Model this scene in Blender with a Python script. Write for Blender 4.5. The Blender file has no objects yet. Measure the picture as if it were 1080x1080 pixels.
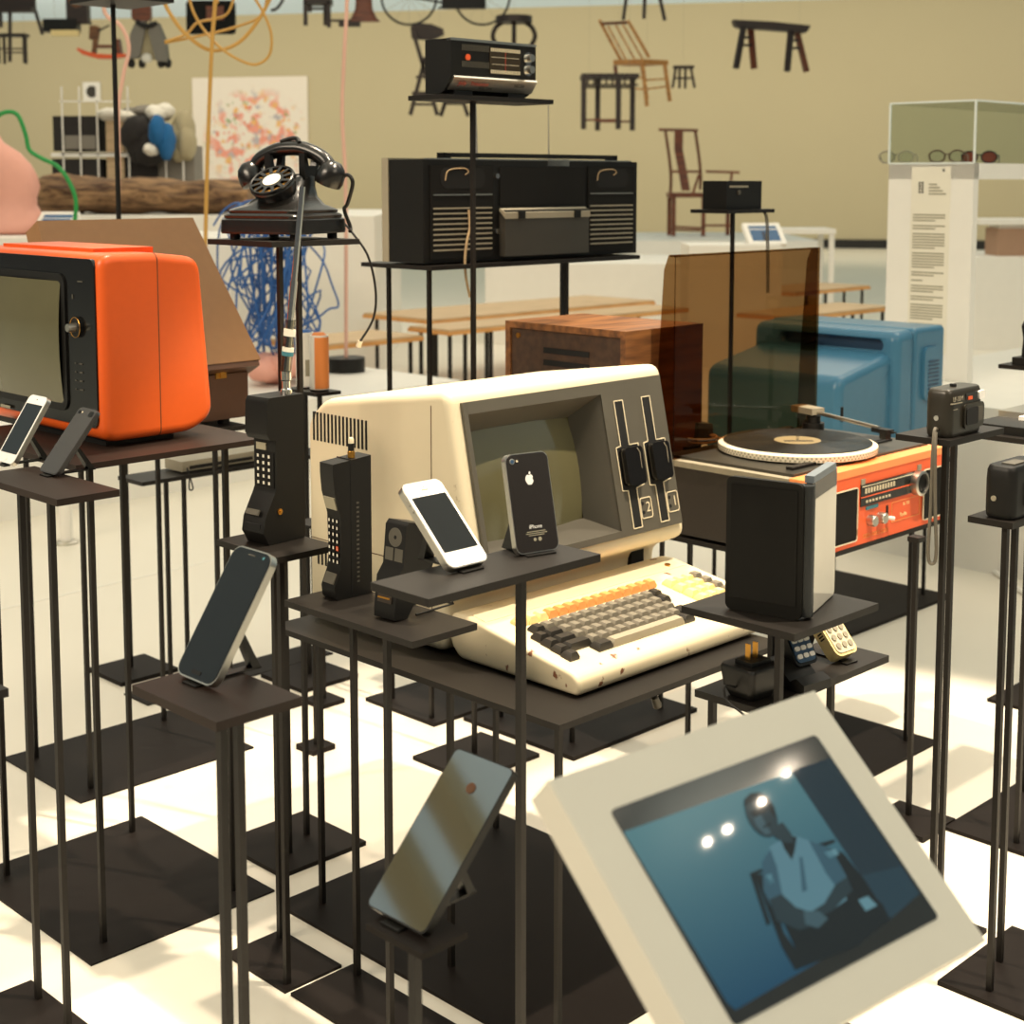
import bpy, bmesh, math, random
from mathutils import Matrix, Vector
random.seed(7)
SC = bpy.context.scene
COL = SC.collection
R = math.radians
V = Vector
# ------------------------------------------------------------------ camera
CAM_H, FPX, PYC, PITCH = 1.22, 1585.0, 357.0, 6.01
cd = bpy.data.cameras.new('camera'); cam = bpy.data.objects.new('camera', cd); COL.objects.link(cam)
cam.location = (0, 0, CAM_H); cam.rotation_euler = (R(90-PITCH), 0, 0)
cd.sensor_width = 36; cd.lens = FPX/1080*36; cd.shift_y = -(540-PYC)/1080
cd.clip_start = .05; cd.clip_end = 200
cd.dof.use_dof = True; cd.dof.focus_distance = 2.15; cd.dof.aperture_fstop = 8.5
SC.camera = cam
_c, _s = math.cos(R(PITCH)), math.sin(R(PITCH))
def ray(px, py):
    u, v = px-540, PYC-py
    return V((u, FPX*_c+v*_s, -FPX*_s+v*_c))
EYE = V((0, 0, CAM_H))
def W(px, py, z):                     # point of the plane at height z
    d = ray(px, py); return EYE + d*((z-CAM_H)/d.z)
def D(px, py, y):                     # point at distance y in front
    d = ray(px, py); return EYE + d*(y/d.y)
def OnPlane(px, py, p, n):
    d = ray(px, py); return EYE + d*((p-EYE).dot(n)/d.dot(n))
Q = math.sqrt(.5)
A = V((Q, Q, 0)); B = V((-Q, Q, 0))   # the room's two axes
# ------------------------------------------------------------------ materials
def lin(c):
    return tuple(((x/255)/12.92 if x/255 <= .04045 else ((x/255+.055)/1.055)**2.4) for x in c)+(1,)
def mat(name, rgb, rough=.5, metal=0, var=.08, scale=12, bump=0, emit=None, estr=1, spec=.5, coat=0):
    m = bpy.data.materials.new(name); m.use_nodes = True
    nt = m.node_tree; b = nt.nodes['Principled BSDF']; c = lin(rgb)
    b.inputs['Roughness'].default_value = rough; b.inputs['Metallic'].default_value = metal
    b.inputs['Specular IOR Level'].default_value = spec
    if coat: b.inputs['Coat Weight'].default_value = coat; b.inputs['Coat Roughness'].default_value = .08
    tc = nt.nodes.new('ShaderNodeTexCoord'); nz = nt.nodes.new('ShaderNodeTexNoise')
    nz.inputs['Scale'].default_value = scale; nz.inputs['Detail'].default_value = 4
    nt.links.new(tc.outputs['Object'], nz.inputs['Vector'])
    mx = nt.nodes.new('ShaderNodeMix'); mx.data_type = 'RGBA'
    mx.inputs[6].default_value = tuple(x*(1-var) for x in c[:3])+(1,)
    mx.inputs[7].default_value = tuple(min(1, x*(1+var)) for x in c[:3])+(1,)
    nt.links.new(nz.outputs['Fac'], mx.inputs[0]); nt.links.new(mx.outputs[2], b.inputs['Base Color'])
    if bump:
        bp = nt.nodes.new('ShaderNodeBump'); bp.inputs['Strength'].default_value = bump; bp.inputs['Distance'].default_value = .01
        nt.links.new(nz.outputs['Fac'], bp.inputs['Height']); nt.links.new(bp.outputs['Normal'], b.inputs['Normal'])
    if emit:
        b.inputs['Emission Color'].default_value = lin(emit); b.inputs['Emission Strength'].default_value = estr
    return m
def mat_wear(name, rgb, rgb2, lo=.6, hi=.7, scale=25, rough=.5):      # chipped / rusty paint
    m = mat(name, rgb, rough, var=.06); nt = m.node_tree; b = nt.nodes['Principled BSDF']
    old = b.inputs['Base Color'].links[0].from_socket
    tc = nt.nodes.new('ShaderNodeTexCoord')
    n = nt.nodes.new('ShaderNodeTexNoise'); n.inputs['Scale'].default_value = scale; n.inputs['Detail'].default_value = 6
    nt.links.new(tc.outputs['Object'], n.inputs['Vector'])
    r = nt.nodes.new('ShaderNodeMapRange'); r.inputs[1].default_value = lo; r.inputs[2].default_value = hi
    nt.links.new(n.outputs['Fac'], r.inputs[0])
    mx = nt.nodes.new('ShaderNodeMix'); mx.data_type = 'RGBA'; mx.inputs[7].default_value = lin(rgb2)
    nt.links.new(r.outputs[0], mx.inputs[0]); nt.links.new(old, mx.inputs[6]); nt.links.new(mx.outputs[2], b.inputs['Base Color'])
    return m
def mat_wood(name, c1, c2, rough=.45, scale=6, stretch=(1, 9, 9)):
    m = bpy.data.materials.new(name); m.use_nodes = True; nt = m.node_tree; b = nt.nodes['Principled BSDF']
    tc = nt.nodes.new('ShaderNodeTexCoord'); mp = nt.nodes.new('ShaderNodeMapping'); mp.inputs['Scale'].default_value = stretch
    nz = nt.nodes.new('ShaderNodeTexNoise'); nz.inputs['Scale'].default_value = scale; nz.inputs['Detail'].default_value = 6
    cr = nt.nodes.new('ShaderNodeValToRGB'); cr.color_ramp.elements[0].color = lin(c1); cr.color_ramp.elements[1].color = lin(c2)
    cr.color_ramp.elements[0].position = .35; cr.color_ramp.elements[1].position = .65
    nt.links.new(tc.outputs['Object'], mp.inputs[0]); nt.links.new(mp.outputs[0], nz.inputs['Vector'])
    nt.links.new(nz.outputs['Fac'], cr.inputs[0]); nt.links.new(cr.outputs[0], b.inputs['Base Color'])
    b.inputs['Roughness'].default_value = rough
    return m
def mat_clear(name, rgb, fres=.12):                                   # clear or smoked sheet
    m = bpy.data.materials.new(name); m.use_nodes = True; nt = m.node_tree; nt.nodes.clear()
    o = nt.nodes.new('ShaderNodeOutputMaterial'); t = nt.nodes.new('ShaderNodeBsdfTransparent'); t.inputs[0].default_value = lin(rgb)
    g = nt.nodes.new('ShaderNodeBsdfGlossy'); g.inputs['Roughness'].default_value = .03
    f = nt.nodes.new('ShaderNodeLayerWeight'); f.inputs[0].default_value = fres
    mx = nt.nodes.new('ShaderNodeMixShader')
    ge = nt.nodes.new('ShaderNodeNewGeometry'); mt = nt.nodes.new('ShaderNodeMath'); mt.operation = 'SUBTRACT'; mt.use_clamp = True
    nt.links.new(f.outputs['Fresnel'], mt.inputs[0]); nt.links.new(ge.outputs['Backfacing'], mt.inputs[1]); nt.links.new(mt.outputs[0], mx.inputs[0]); nt.links.new(t.outputs[0], mx.inputs[1]); nt.links.new(g.outputs[0], mx.inputs[2])
    nt.links.new(mx.outputs[0], o.inputs[0]); return m
M = {}
M['steel'] = mat('black_steel', (24, 20, 16), .48, var=.3, scale=9, spec=.3)
M['steel_b'] = mat('brown_black_steel', (38, 27, 21), .5, var=.3, scale=14, spec=.25)
M['plate'] = mat('black_plate', (25, 20, 17), .6, var=.25, scale=6, spec=.14)
M['black'] = mat('black_plastic', (22, 21, 19), .42, spec=.28)
M['blackg'] = mat('black_gloss', (16, 15, 14), .2)
M['blackm'] = mat('black_matte', (21, 20, 18), .75, spec=.2)
M['hole'] = mat('black_recess', (9, 9, 8), .9)
M['dgrey'] = mat('dark_grey_plastic', (78, 74, 64), .5, var=.15)
M['grey'] = mat('grey_plastic', (150, 142, 122), .5)
M['key_g'] = mat('grey_key_plastic', (118, 112, 98), .45)
M['key_k'] = mat('black_key_plastic', (44, 41, 36), .4)
M['key_o'] = mat('orange_key_plastic', (222, 148, 84), .45)
M['key_c'] = mat('cream_key_plastic', (240, 214, 150), .45)
M['cream'] = mat_wear('cream_painted_case', (214, 202, 172), (150, 128, 96), .68, .72, 18)
M['cream_rust'] = mat_wear('chipped_cream_paint', (214, 200, 168), (120, 74, 46), .655, .69, 34)
M['white'] = mat('white_paint', (236, 232, 222), .45, var=.03)
M['kiosk'] = mat('matt_grey_white_paint', (206, 202, 188), .5, var=.03)
M['whiteg'] = mat('white_glossy_plastic', (240, 238, 232), .2, var=.02)
M['silver'] = mat('brushed_silver', (200, 196, 186), .3, 1)
M['chrome'] = mat('chrome', (225, 222, 215), .12, 1)
M['brass'] = mat('brass', (205, 150, 70), .3, 1)
M['orange'] = mat('orange_tv_shell', (226, 92, 26), .38, var=.04, scale=60)
M['orange_red'] = mat('orange_red_panel', (232, 96, 48), .42, var=.04)
M['red'] = mat('red_ink', (170, 60, 40), .6)
M['crt'] = mat('olive_picture_tube', (92, 88, 62), .12, var=.1, coat=.6)
M['screen'] = mat('black_phone_glass', (20, 19, 18), .08, spec=.6)
M['blue'] = mat('steel_blue_shell', (66, 118, 148), .3, var=.05, scale=40)
M['bluedk'] = mat('dark_blue_plastic', (44, 72, 100), .4)
M['brown'] = mat('brown_leatherette', (86, 56, 36), .5, var=.12, scale=40)
M['tan'] = mat('tan_lid_lining', (142, 104, 66), .55, var=.08, scale=50)
M['wood'] = mat_wood('walnut_veneer', (84, 52, 28), (134, 88, 48))
M['wood_dk'] = mat_wood('dark_back_board', (58, 40, 28), (74, 52, 36), .7)
M['wood_blk'] = mat_wood('black_lacquered_wood', (34, 24, 20), (52, 34, 26), .5)
M['bamboo'] = mat_wood('bamboo', (176, 116, 56), (214, 154, 84), .5)
M['wood_red'] = mat_wood('reddish_hardwood', (86, 42, 24), (128, 66, 36), .4)
M['wood_tab'] = mat_wood('table_wood', (186, 160, 124), (206, 178, 140), .6)
M['wood_edge'] = mat_wood('pale_orange_wood', (204, 144, 78), (224, 166, 98), .6)
M['log'] = mat_wood('weathered_log', (70, 48, 32), (156, 122, 86), .9, 5, (1, 5, 5))
M['pink'] = mat('pink_clay', (226, 164, 146), .6, var=.1, scale=8)
M['cord_pink'] = mat('pink_rubber_cord', (226, 178, 158), .5)
M['cord_yel'] = mat('ochre_rubber_cord', (196, 150, 72), .5)
M['cord_grn'] = mat('green_rubber_cord', (24, 140, 62), .5)
M['cord_blu'] = mat('blue_rubber_cord', (36, 92, 160), .5)
M['cord_tan'] = mat('tan_cord', (168, 142, 104), .5)
M['cord_gry'] = mat('grey_strap', (98, 92, 80), .6)
M['smoke'] = mat_clear('smoked_acrylic', (196, 174, 144), .16)
M['glass'] = mat_clear('clear_glass', (243, 246, 244), .12)
M['clearp'] = mat_clear('clear_plastic_case', (205, 205, 200), .3)
M['mirror'] = mat('mirror_glass_back', (168, 170, 172), .05, 1, var=.02)
M['phone_gry'] = mat('grey_glass_back', (92, 88, 86), .22, .6)
M['paper'] = mat('white_paper', (232, 226, 208), .8, var=.02)
M['ink'] = mat('grey_ink', (150, 144, 122), .8)
M['ink_dk'] = mat('dark_ink', (60, 56, 48), .8)
M['canvas'] = mat('white_canvas', (238, 228, 214), .8, var=.03)
M['fab_w'] = mat('white_fabric', (232, 226, 212), .9, bump=.4)
M['fab_b'] = mat('blue_fabric', (26, 96, 150), .9, bump=.4)
M['fab_d'] = mat('dark_fabric', (40, 36, 34), .9, bump=.4)
M['fab_g'] = mat('grey_fabric', (128, 122, 112), .9, bump=.4)
M['fab_k'] = mat('khaki_fabric', (172, 160, 128), .9, bump=.4)
M['gold'] = mat('gold_rod', (180, 140, 80), .35, .8)
M['floor'] = mat('pale_floor', (230, 223, 207), .42, var=.03, scale=2)
M['wall'] = mat('beige_wall', (196, 184, 150), .85, var=.02, scale=1)
M['ceil'] = mat('blue_ceiling_added_glow', (196, 214, 222), .9, var=.02, emit=(206, 222, 224), estr=.30)  # faint emission added to brighten the ceiling, hall and reflections
M['base'] = mat('black_baseboard', (30, 28, 24), .6)
M['lab_or'] = mat('orange_label', (226, 136, 66), .5)
M['lab_teal'] = mat('teal_label', (60, 120, 130), .5)
def emis(name, rgb, s=1.0):
    m = bpy.data.materials.new(name); m.use_nodes = True; b = m.node_tree.nodes['Principled BSDF']
    b.inputs['Base Color'].default_value = (.01, .01, .01, 1); b.inputs['Roughness'].default_value = .03
    b.inputs['Specular IOR Level'].default_value = .22; b.inputs['Emission Color'].default_value = lin(rgb); b.inputs['Emission Strength'].default_value = s; return m
# ------------------------------------------------------------------ mesh builder
def wnorm(o):
    md = o.modifiers.new('weighted_normal', 'WEIGHTED_NORMAL'); md.keep_sharp = True; md.weight = 90
class MB:
    def __init__(s, m=None): s.bm = bmesh.new(); s.m = m or Matrix()
    def _add(s, vs, fs, bev=0, seg=2, keep=None):
        bv = [s.bm.verts.new(s.m @ V(v)) for v in vs]; nf = []
        for f in fs:
            try: nf.append(s.bm.faces.new([bv[i] for i in f]))
            except ValueError: pass
        if bev:
            es = list({e for f in nf for e in f.edges})
            es = [e for e in es if len(e.link_faces) == 2 and e.calc_face_angle(0) > R(25)]
            bmesh.ops.bevel(s.bm, geom=es, offset=bev, segments=seg, affect='EDGES', profile=.5, clamp_overlap=True)
        return s
    def box(s, a, b, bev=0, seg=2):
        (x0, y0, z0), (x1, y1, z1) = a, b
        vs = [(x0,y0,z0),(x1,y0,z0),(x1,y1,z0),(x0,y1,z0),(x0,y0,z1),(x1,y0,z1),(x1,y1,z1),(x0,y1,z1)]
        return s._add(vs, [(3,2,1,0),(4,5,6,7),(0,1,5,4),(1,2,6,5),(2,3,7,6),(3,0,4,7)], bev, seg)
    def prism(s, pts, h0, h1, ax='z', bev=0, seg=2):
        f = {'z': lambda p, h: (p[0], p[1], h), 'y': lambda p, h: (p[0], h, p[1]), 'x': lambda p, h: (h, p[0], p[1])}[ax]
        n = len(pts); vs = [f(p, h0) for p in pts]+[f(p, h1) for p in pts]
        return s._add(vs, [tuple(range(n))[::-1], tuple(range(n, 2*n))]+[(i, (i+1) % n, n+(i+1) % n, n+i) for i in range(n)], bev, seg)
    def rr(s, cx, cy, w, h, r, z0, z1, ax='z', bev=0, n=5):           # rounded-rectangle slab
        return s.prism(rrect(cx, cy, w, h, r, n), z0, z1, ax, bev)
    def cyl(s, p, q, r, r2=None, n=20, bev=0):
        p, q = V(p), V(q); d = (q-p); r2 = r if r2 is None else r2
        x = d.orthogonal().normalized(); y = d.normalized().cross(x)
        vs = []
        for c, rr in ((p, r), (q, r2)):
            vs += [tuple(c+(x*math.cos(2*math.pi*i/n)+y*math.sin(2*math.pi*i/n))*rr) for i in range(n)]
        return s._add(vs, [tuple(range(n))[::-1], tuple(range(n, 2*n))]+[(i, (i+1) % n, n+(i+1) % n, n+i) for i in range(n)], bev)
    def tube(s, pts, r, n=8, closed=False):
        pts = [V(p) for p in pts]; N = len(pts); rs = r if isinstance(r, (list, tuple)) else [r]*N
        rings = []; x = None
        for i, p in enumerate(pts):
            if closed: t = pts[(i+1) % N]-pts[i-1]
            else: t = pts[min(i+1, N-1)]-pts[max(i-1, 0)]
            t.normalize()
            x = t.orthogonal().normalized() if x is None else (x-t*x.dot(t)).normalized()
            y = t.cross(x)
            rings.append([tuple(p+(x*math.cos(2*math.pi*k/n)+y*math.sin(2*math.pi*k/n))*rs[i]) for k in range(n)])
        return s.loft(rings, closed)
    def loft(s, rings, closed=False, bev=0):
        n = len(rings[0]); N = len(rings); vs = [v for r in rings for v in r]; fs = []
        for i in range(N if closed else N-1):
            j = (i+1) % N
            fs += [(i*n+k, i*n+(k+1) % n, j*n+(k+1) % n, j*n+k) for k in range(n)]
        if not closed: fs += [tuple(range(n))[::-1], tuple(range((N-1)*n, N*n))]
        return s._add(vs, fs, bev)
    def lathe(s, prof, c=(0, 0, 0), n=32, ax='z'):
        rings = []
        for r, h in prof:
            r = max(r, 1e-4); ring = []
            for k in range(n):
                x, y = r*math.cos(2*math.pi*k/n), r*math.sin(2*math.pi*k/n)
                p = {'z': (x, y, h), 'y': (x, -h, y), 'x': (h, x, y)}[ax]
                ring.append((p[0]+c[0], p[1]+c[1], p[2]+c[2]))
            rings.append(ring)
        return s.loft(rings)
    def ell(s, c, r, n=14, wob=0):
        r = (r, r, r) if not isinstance(r, (tuple, list)) else r; rings = []
        for i in range(1, n):
            t = math.pi*i/n; k = 2*n
            rings.append([(c[0]+r[0]*math.sin(t)*math.cos(2*math.pi*j/k)*(1+wob*random.uniform(-1, 1)), c[1]+r[1]*math.sin(t)*math.sin(2*math.pi*j/k)*(1+wob*random.uniform(-1, 1)), c[2]-r[2]*math.cos(t)*(1+wob*random.uniform(-1, 1))) for j in range(k)])
        return s.loft(rings)
    def quad(s, a, b, c, d): return s._add([a, b, c, d], [(0, 1, 2, 3)])
    def bar(s, p, q, w, t=None):                                       # square bar between two points
        p, q = V(p), V(q); t = t or w; d = (q-p).normalized()
        x = d.cross(V((0, 0, 1))); x = V((1, 0, 0)) if x.length < 1e-3 else x.normalized(); y = d.cross(x)
        vs = [tuple(c+x*w/2*i+y*t/2*j) for c in (p, q) for i, j in ((-1, -1), (1, -1), (1, 1), (-1, 1))]
        return s._add(vs, [(3,2,1,0),(4,5,6,7),(0,1,5,4),(1,2,6,5),(2,3,7,6),(3,0,4,7)])
    def build(s, name, m, parent=None, label=None, smooth=40):
        bm = s.bm; bmesh.ops.recalc_face_normals(bm, faces=bm.faces[:])
        for f in bm.faces: f.smooth = True
        for e in bm.edges: e.smooth = len(e.link_faces) == 2 and e.calc_face_angle(0) < R(smooth)
        me = bpy.data.meshes.new(name); bm.to_mesh(me); bm.free()
        me.materials.append(M[m] if isinstance(m, str) else m)
        o = bpy.data.objects.new(name, me); COL.objects.link(o); wnorm(o)
        if parent is not None: o.parent = parent
        if label: o['label'] = label
        return o
def fillet(pts, r, n=4):                                                # round the corners of a 2-D outline
    out = []; N = len(pts)
    for i in range(N):
        p, a, b = V(pts[i]), V(pts[i-1]), V(pts[(i+1) % N]); u, v = (a-p), (b-p)
        k = min(r, u.length*.48, v.length*.48); u.normalize(); v.normalize()
        if u.dot(v) < -.985: out.append((p.x, p.y)); continue
        p0, p1 = p+u*k, p+v*k
        for j in range(n+1):
            t = j/n; q = p0*(1-t)**2+p*2*t*(1-t)+p1*t*t; out.append((q.x, q.y))
    return out
def offs(pts, d):
    N = len(pts); ar = sum(pts[i-1][0]*pts[i][1]-pts[i][0]*pts[i-1][1] for i in range(N)); s = 1 if ar > 0 else -1; out = []
    for i in range(N):
        a, p, b = V(pts[i-1]), V(pts[i]), V(pts[(i+1) % N]); e1 = (p-a).normalized(); e2 = (b-p).normalized()
        n = V((-(e1+e2).y, (e1+e2).x)); n = n.normalized() if n.length > 1e-6 else V((0, 0)); out.append((p.x+n.x*d*s, p.y+n.y*d*s))
    return out
def prism_r(mb, pts, h0, h1, ax, r=.015, b=.01, n=4, k=4):             # slab with rounded outline and rounded ends
    pts = fillet(pts, r, n); f = {'z': lambda p, h: (p[0], p[1], h), 'y': lambda p, h: (p[0], h, p[1]), 'x': lambda p, h: (h, p[0], p[1])}[ax]
    sg = 1 if h1 > h0 else -1; rings = []
    for j in range(k+1):
        t = math.pi/2*j/k; q = offs(pts, b*(1-math.sin(t))); rings.append([f(v, h0+sg*b*(1-math.cos(t))) for v in q])
    for j in range(k, -1, -1):
        t = math.pi/2*j/k; q = offs(pts, b*(1-math.sin(t))); rings.append([f(v, h1-sg*b*(1-math.cos(t))) for v in q])
    q = offs(pts, b+.0025); cx = sum(v[0] for v in q)/len(q); cy = sum(v[1] for v in q)/len(q); t = [(cx+(v[0]-cx)*.03, cy+(v[1]-cy)*.03) for v in q]
    rings = [[f(v, h0) for v in t], [f(v, h0) for v in q]]+rings+[[f(v, h1) for v in q], [f(v, h1) for v in t]]
    return mb.loft(rings)
def rrect(cx, cy, w, h, r, n=5):
    pts = []
    for sx, sy, a0 in ((1, 1, 0), (-1, 1, 90), (-1, -1, 180), (1, -1, 270)):
        for i in range(n+1):
            a = R(a0+90*i/n); pts.append((cx+sx*(w/2-r)+r*math.cos(a), cy+sy*(h/2-r)+r*math.sin(a)))
    return pts
def smooth_path(pts, k=8):
    pts = [V(p) for p in pts]; out = []
    for i in range(len(pts)-1):
        p0, p1, p2, p3 = pts[max(i-1, 0)], pts[i], pts[i+1], pts[min(i+2, len(pts)-1)]
        for j in range(k):
            t = j/k; out.append(.5*((2*p1)+(p2-p0)*t+(2*p0-5*p1+4*p2-p3)*t*t+(3*p1-p0-3*p2+p3)*t**3))
    return out+[pts[-1]]
def tag(o, label, cat, group=None):
    o['label'] = label; o['category'] = cat
    if group: o['group'] = group
    return o
def thing(name, label, cat, loc=(0, 0, 0), rz=0, group=None, mtx=None):
    o = bpy.data.objects.new(name, None); COL.objects.link(o); o.empty_display_size = .05
    if mtx is not None: o.matrix_world = mtx
    else: o.location = loc; o.rotation_euler = (0, 0, R(rz))
    return tag(o, label, cat, group)
def struct(o): o['kind'] = 'structure'; return o
def text(s, size, m, parent, mtx, name='lettering', ext=.0002, align='CENTER'):
    cu = bpy.data.curves.new('t', 'FONT'); cu.body = s; cu.size = size; cu.extrude = ext; cu.align_x = align; cu.align_y = 'CENTER'
    t = bpy.data.objects.new('t', cu); COL.objects.link(t)
    dg = bpy.context.evaluated_depsgraph_get(); dg.update()
    me = bpy.data.meshes.new_from_object(t.evaluated_get(dg)); me.materials.clear(); me.materials.append(M[m] if isinstance(m, str) else m)
    bpy.data.objects.remove(t); bpy.data.curves.remove(cu)
    me.transform(mtx); me.name = name
    o = bpy.data.objects.new(name, me); COL.objects.link(o); o.parent = parent; return o
def frame(o, x, y):                                                    # matrix with given origin and x, y axes
    x = V(x).normalized(); z = x.cross(V(y)).normalized(); y = z.cross(x)
    return Matrix(((x.x, y.x, z.x, o[0]), (x.y, y.y, z.y, o[1]), (x.z, y.z, z.z, o[2]), (0, 0, 0, 1)))
def carve(o, cut):                                                     # subtract one mesh from another
    o.modifiers.clear(); md = o.modifiers.new('b', 'BOOLEAN'); md.operation = 'DIFFERENCE'; md.object = cut; md.solver = 'EXACT'
    dg = bpy.context.evaluated_depsgraph_get(); dg.update()
    me = bpy.data.meshes.new_from_object(o.evaluated_get(dg)); o.modifiers.clear(); o.data = me; wnorm(o)
    bpy.data.objects.remove(cut)
# ------------------------------------------------------------------ setting
WN0 = D(900, 262, 27.1); WN1 = D(25, 262, 30.9)
wall_a = V((WN1.x, WN1.y, 0)); wall_b = V((WN0.x, WN0.y, 0)); wdir = (wall_b-wall_a).normalized()
wn = V((wdir.y, -wdir.x, 0))                                           # faces the viewer
CEIL = 4.42
def wallbox(name, m, z0, z1, d0, d1, l0=-14, l1=32):
    mb = MB(); p = [wall_a+wdir*l0+wn*d0, wall_a+wdir*l1+wn*d0, wall_a+wdir*l1+wn*d1, wall_a+wdir*l0+wn*d1]
    mb.prism([(q.x, q.y) for q in p], z0, z1); return struct(mb.build(name, m))
wallbox('wall_back', 'wall', 0, CEIL, -.2, 0)
wallbox('baseboard_back', 'base', 0, .16, 0, .03)
struct(MB().box((-16, -4, -.2), (18, 34, 0)).build('floor', 'floor'))
struct(MB().box((-16, -4, CEIL), (18, 34, CEIL+.2)).build('ceiling', 'ceil'))
for i, (x0, x1) in enumerate(((-5.5, -5.22), (-4.88, -4.66), (-7.2, -6.9), (-3.4, -3.1), (-1.6, -1.3))):
    struct(MB().box((x0, -4, CEIL-.1), (x1, 13, CEIL+.01)).build('trim_%d' % (i+3), 'wall'))
# fine joint lines of the floor covering
for i, (p, q) in enumerate((((0, 643), (240, 588)), ((1080, 618), (985, 575)))):
    a, b = W(*p, 0), W(*q, 0); d = (b-a).normalized()
    struct(MB().bar(a-d*1.5+V((0, 0, .0008)), b+d*.6+V((0, 0, .0008)), .008, .0016).build('trim_%d' % (i+1), 'white'))
# ------------------------------------------------------------------ light
def light(kind, name, loc, e, col, **k):
    l = bpy.data.lights.new(name, kind); l.energy = e; l.color = col
    tgt = k.pop('tgt', None); roll = k.pop('roll', 0)
    for a, b in k.items(): setattr(l, a, b)
    o = bpy.data.objects.new(name, l); COL.objects.link(o); o.location = loc
    if tgt is not None:
        o.rotation_euler = (V(tgt)-V(loc)).to_track_quat('-Z', 'Y').to_euler()
    return o
WARM = (1, .83, .63)
def square_spot(name, loc, tgt, e, half, blend=.12):
    o = light('SPOT', name, loc, e, WARM, spot_size=2*math.atan(half/(V(loc)-V(tgt)).length), spot_blend=blend, shadow_soft_size=.05)
    o.data.use_square = True
    z = (V(loc)-V(tgt)).normalized(); y = (A-z*A.dot(z)).normalized(); x = y.cross(z)
    o.matrix_world = Matrix(((x.x, y.x, z.x, loc[0]), (x.y, y.y, z.y, loc[1]), (x.z, y.z, z.z, loc[2]), (0, 0, 0, 1))); return o
POOL = V((.4, 2.45, 0))
LIGHTS = dict(s1=960, s2=560, s3=240, back=74, wall=640, fill=12, key=66)
square_spot('spot_lamp', (1.25, 1.9, 4.3), POOL, LIGHTS['s1'], 1.38)
square_spot('spot_lamp', (-.35, 3.0, 4.3), POOL, LIGHTS['s2'], 1.38)
square_spot('spot_lamp', (.9, 3.4, 4.3), POOL, LIGHTS['s3'], 1.38)
light('AREA', 'added_overhead_light', (-1.6, 3.6, 4.35), LIGHTS['fill'], WARM, shape='RECTANGLE', size=2.5, size_y=2)  # unseen area lights added overhead to fill the foreground
light('AREA', 'added_overhead_light', (-1.5, 1.2, 4.35), LIGHTS['fill'], WARM, shape='RECTANGLE', size=2.5, size_y=2)
light('AREA', 'added_overhead_light', (2.6, 1.2, 4.3), LIGHTS['fill'], WARM, shape='RECTANGLE', size=2, size_y=1.5)
light('AREA', 'added_overhead_light', (2.6, 5.2, 4.35), LIGHTS['back'], WARM, shape='RECTANGLE', size=3, size_y=2)  # unseen area lights added overhead to brighten the background
light('AREA', 'added_overhead_light', (-2.4, 7.5, 4.35), LIGHTS['back'], WARM, shape='RECTANGLE', size=3, size_y=3)
light('AREA', 'added_overhead_light', (1.5, 10.5, 4.35), LIGHTS['back']*1.3, WARM, shape='RECTANGLE', size=5, size_y=3)
light('AREA', 'added_overhead_light', (-3.5, 12.5, 4.35), LIGHTS['back']*1.2, WARM, shape='RECTANGLE', size=5, size_y=3)
wm = (wall_a+wall_b)/2+wdir*1.5+wn*4.5+V((0, 0, 4.3))
zl = (wn*.9+V((0, 0, .43))).normalized(); yl0 = zl.cross(wdir)
light('AREA', 'added_overhead_light', wm, LIGHTS['wall'], WARM, shape='RECTANGLE', size=26, size_y=1.5).matrix_world = frame(wm, wdir, yl0)  # long unseen area light added to brighten the back wall
light('AREA', 'added_fill_light', (-3.4, -.2, 3.3), LIGHTS['key']*2.6, WARM, shape='RECTANGLE', size=2.4, size_y=1.2, tgt=(-.2, 2.4, .7))  # fill light added in mid-air for the left-facing sides of the exhibits
light('AREA', 'added_fill_light', (2.6, -.6, 3.3), LIGHTS['key']*.7, WARM, shape='RECTANGLE', size=2, size_y=1.2, tgt=(.2, 2.4, .7))  # weaker fill light added for the right-facing sides
w = bpy.data.worlds.new('world'); SC.world = w; w.use_nodes = True
w.node_tree.nodes['Background'].inputs[0].default_value = (.80, .82, .78, 1); w.node_tree.nodes['Background'].inputs[1].default_value = .13
SC.view_settings.view_transform = 'Standard'; SC.view_settings.look = 'None'
SC.cycles.transparent_max_bounces = 40
SC.view_settings.exposure = 0; SC.view_settings.gamma = 1
# ------------------------------------------------------------------ display stands
class Stand:
    pass
BARW = .0085
def rect_px(f, r, l, z, t=None):
    if f is None: F = W(*l, z)+W(*r, z)-W(*t, z)
    else: F = W(*f, z)
    la = (W(*r, z)-F).dot(A); lb = (W(*l, z)-F).dot(B)
    return V((F.x, F.y, 0)), la, lb
def stand(label, F, la, lb, z, posts, plate='same', m='steel', th=.0095, ptop=None, bw=BARW, mp='plate'):
    s = Stand(); s.F, s.la, s.lb, s.z = F, la, lb, z
    root = thing('display_stand', label, 'stand', F, 45, 'black steel display stands'); s.root = root
    MB().box((0, 0, z-th), (la, lb, z), .0012, 1).build('shelf', m, root)
    for a, b in posts:
        MB().box((a-bw/2, b-bw/2, 0), (a+bw/2, b+bw/2, z-th)).build('post', 'steel', root)
    if plate:
        a0, b0, a1, b1 = (0, 0, la, lb) if plate == 'same' else plate
        global PZ; PZ += .0003
        MB().box((a0, b0, 0), (a1, b1, .003+PZ), .001, 1).build('base_plate', mp, root)
    s.P = lambda a, b, dz=0: F+A*a+B*b+V((0, 0, z+dz))
    return s
PZ = 0
def corners(la, lb, i=.05): return [(i, i), (la-i, i), (i, lb-i), (la-i, lb-i)]
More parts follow.
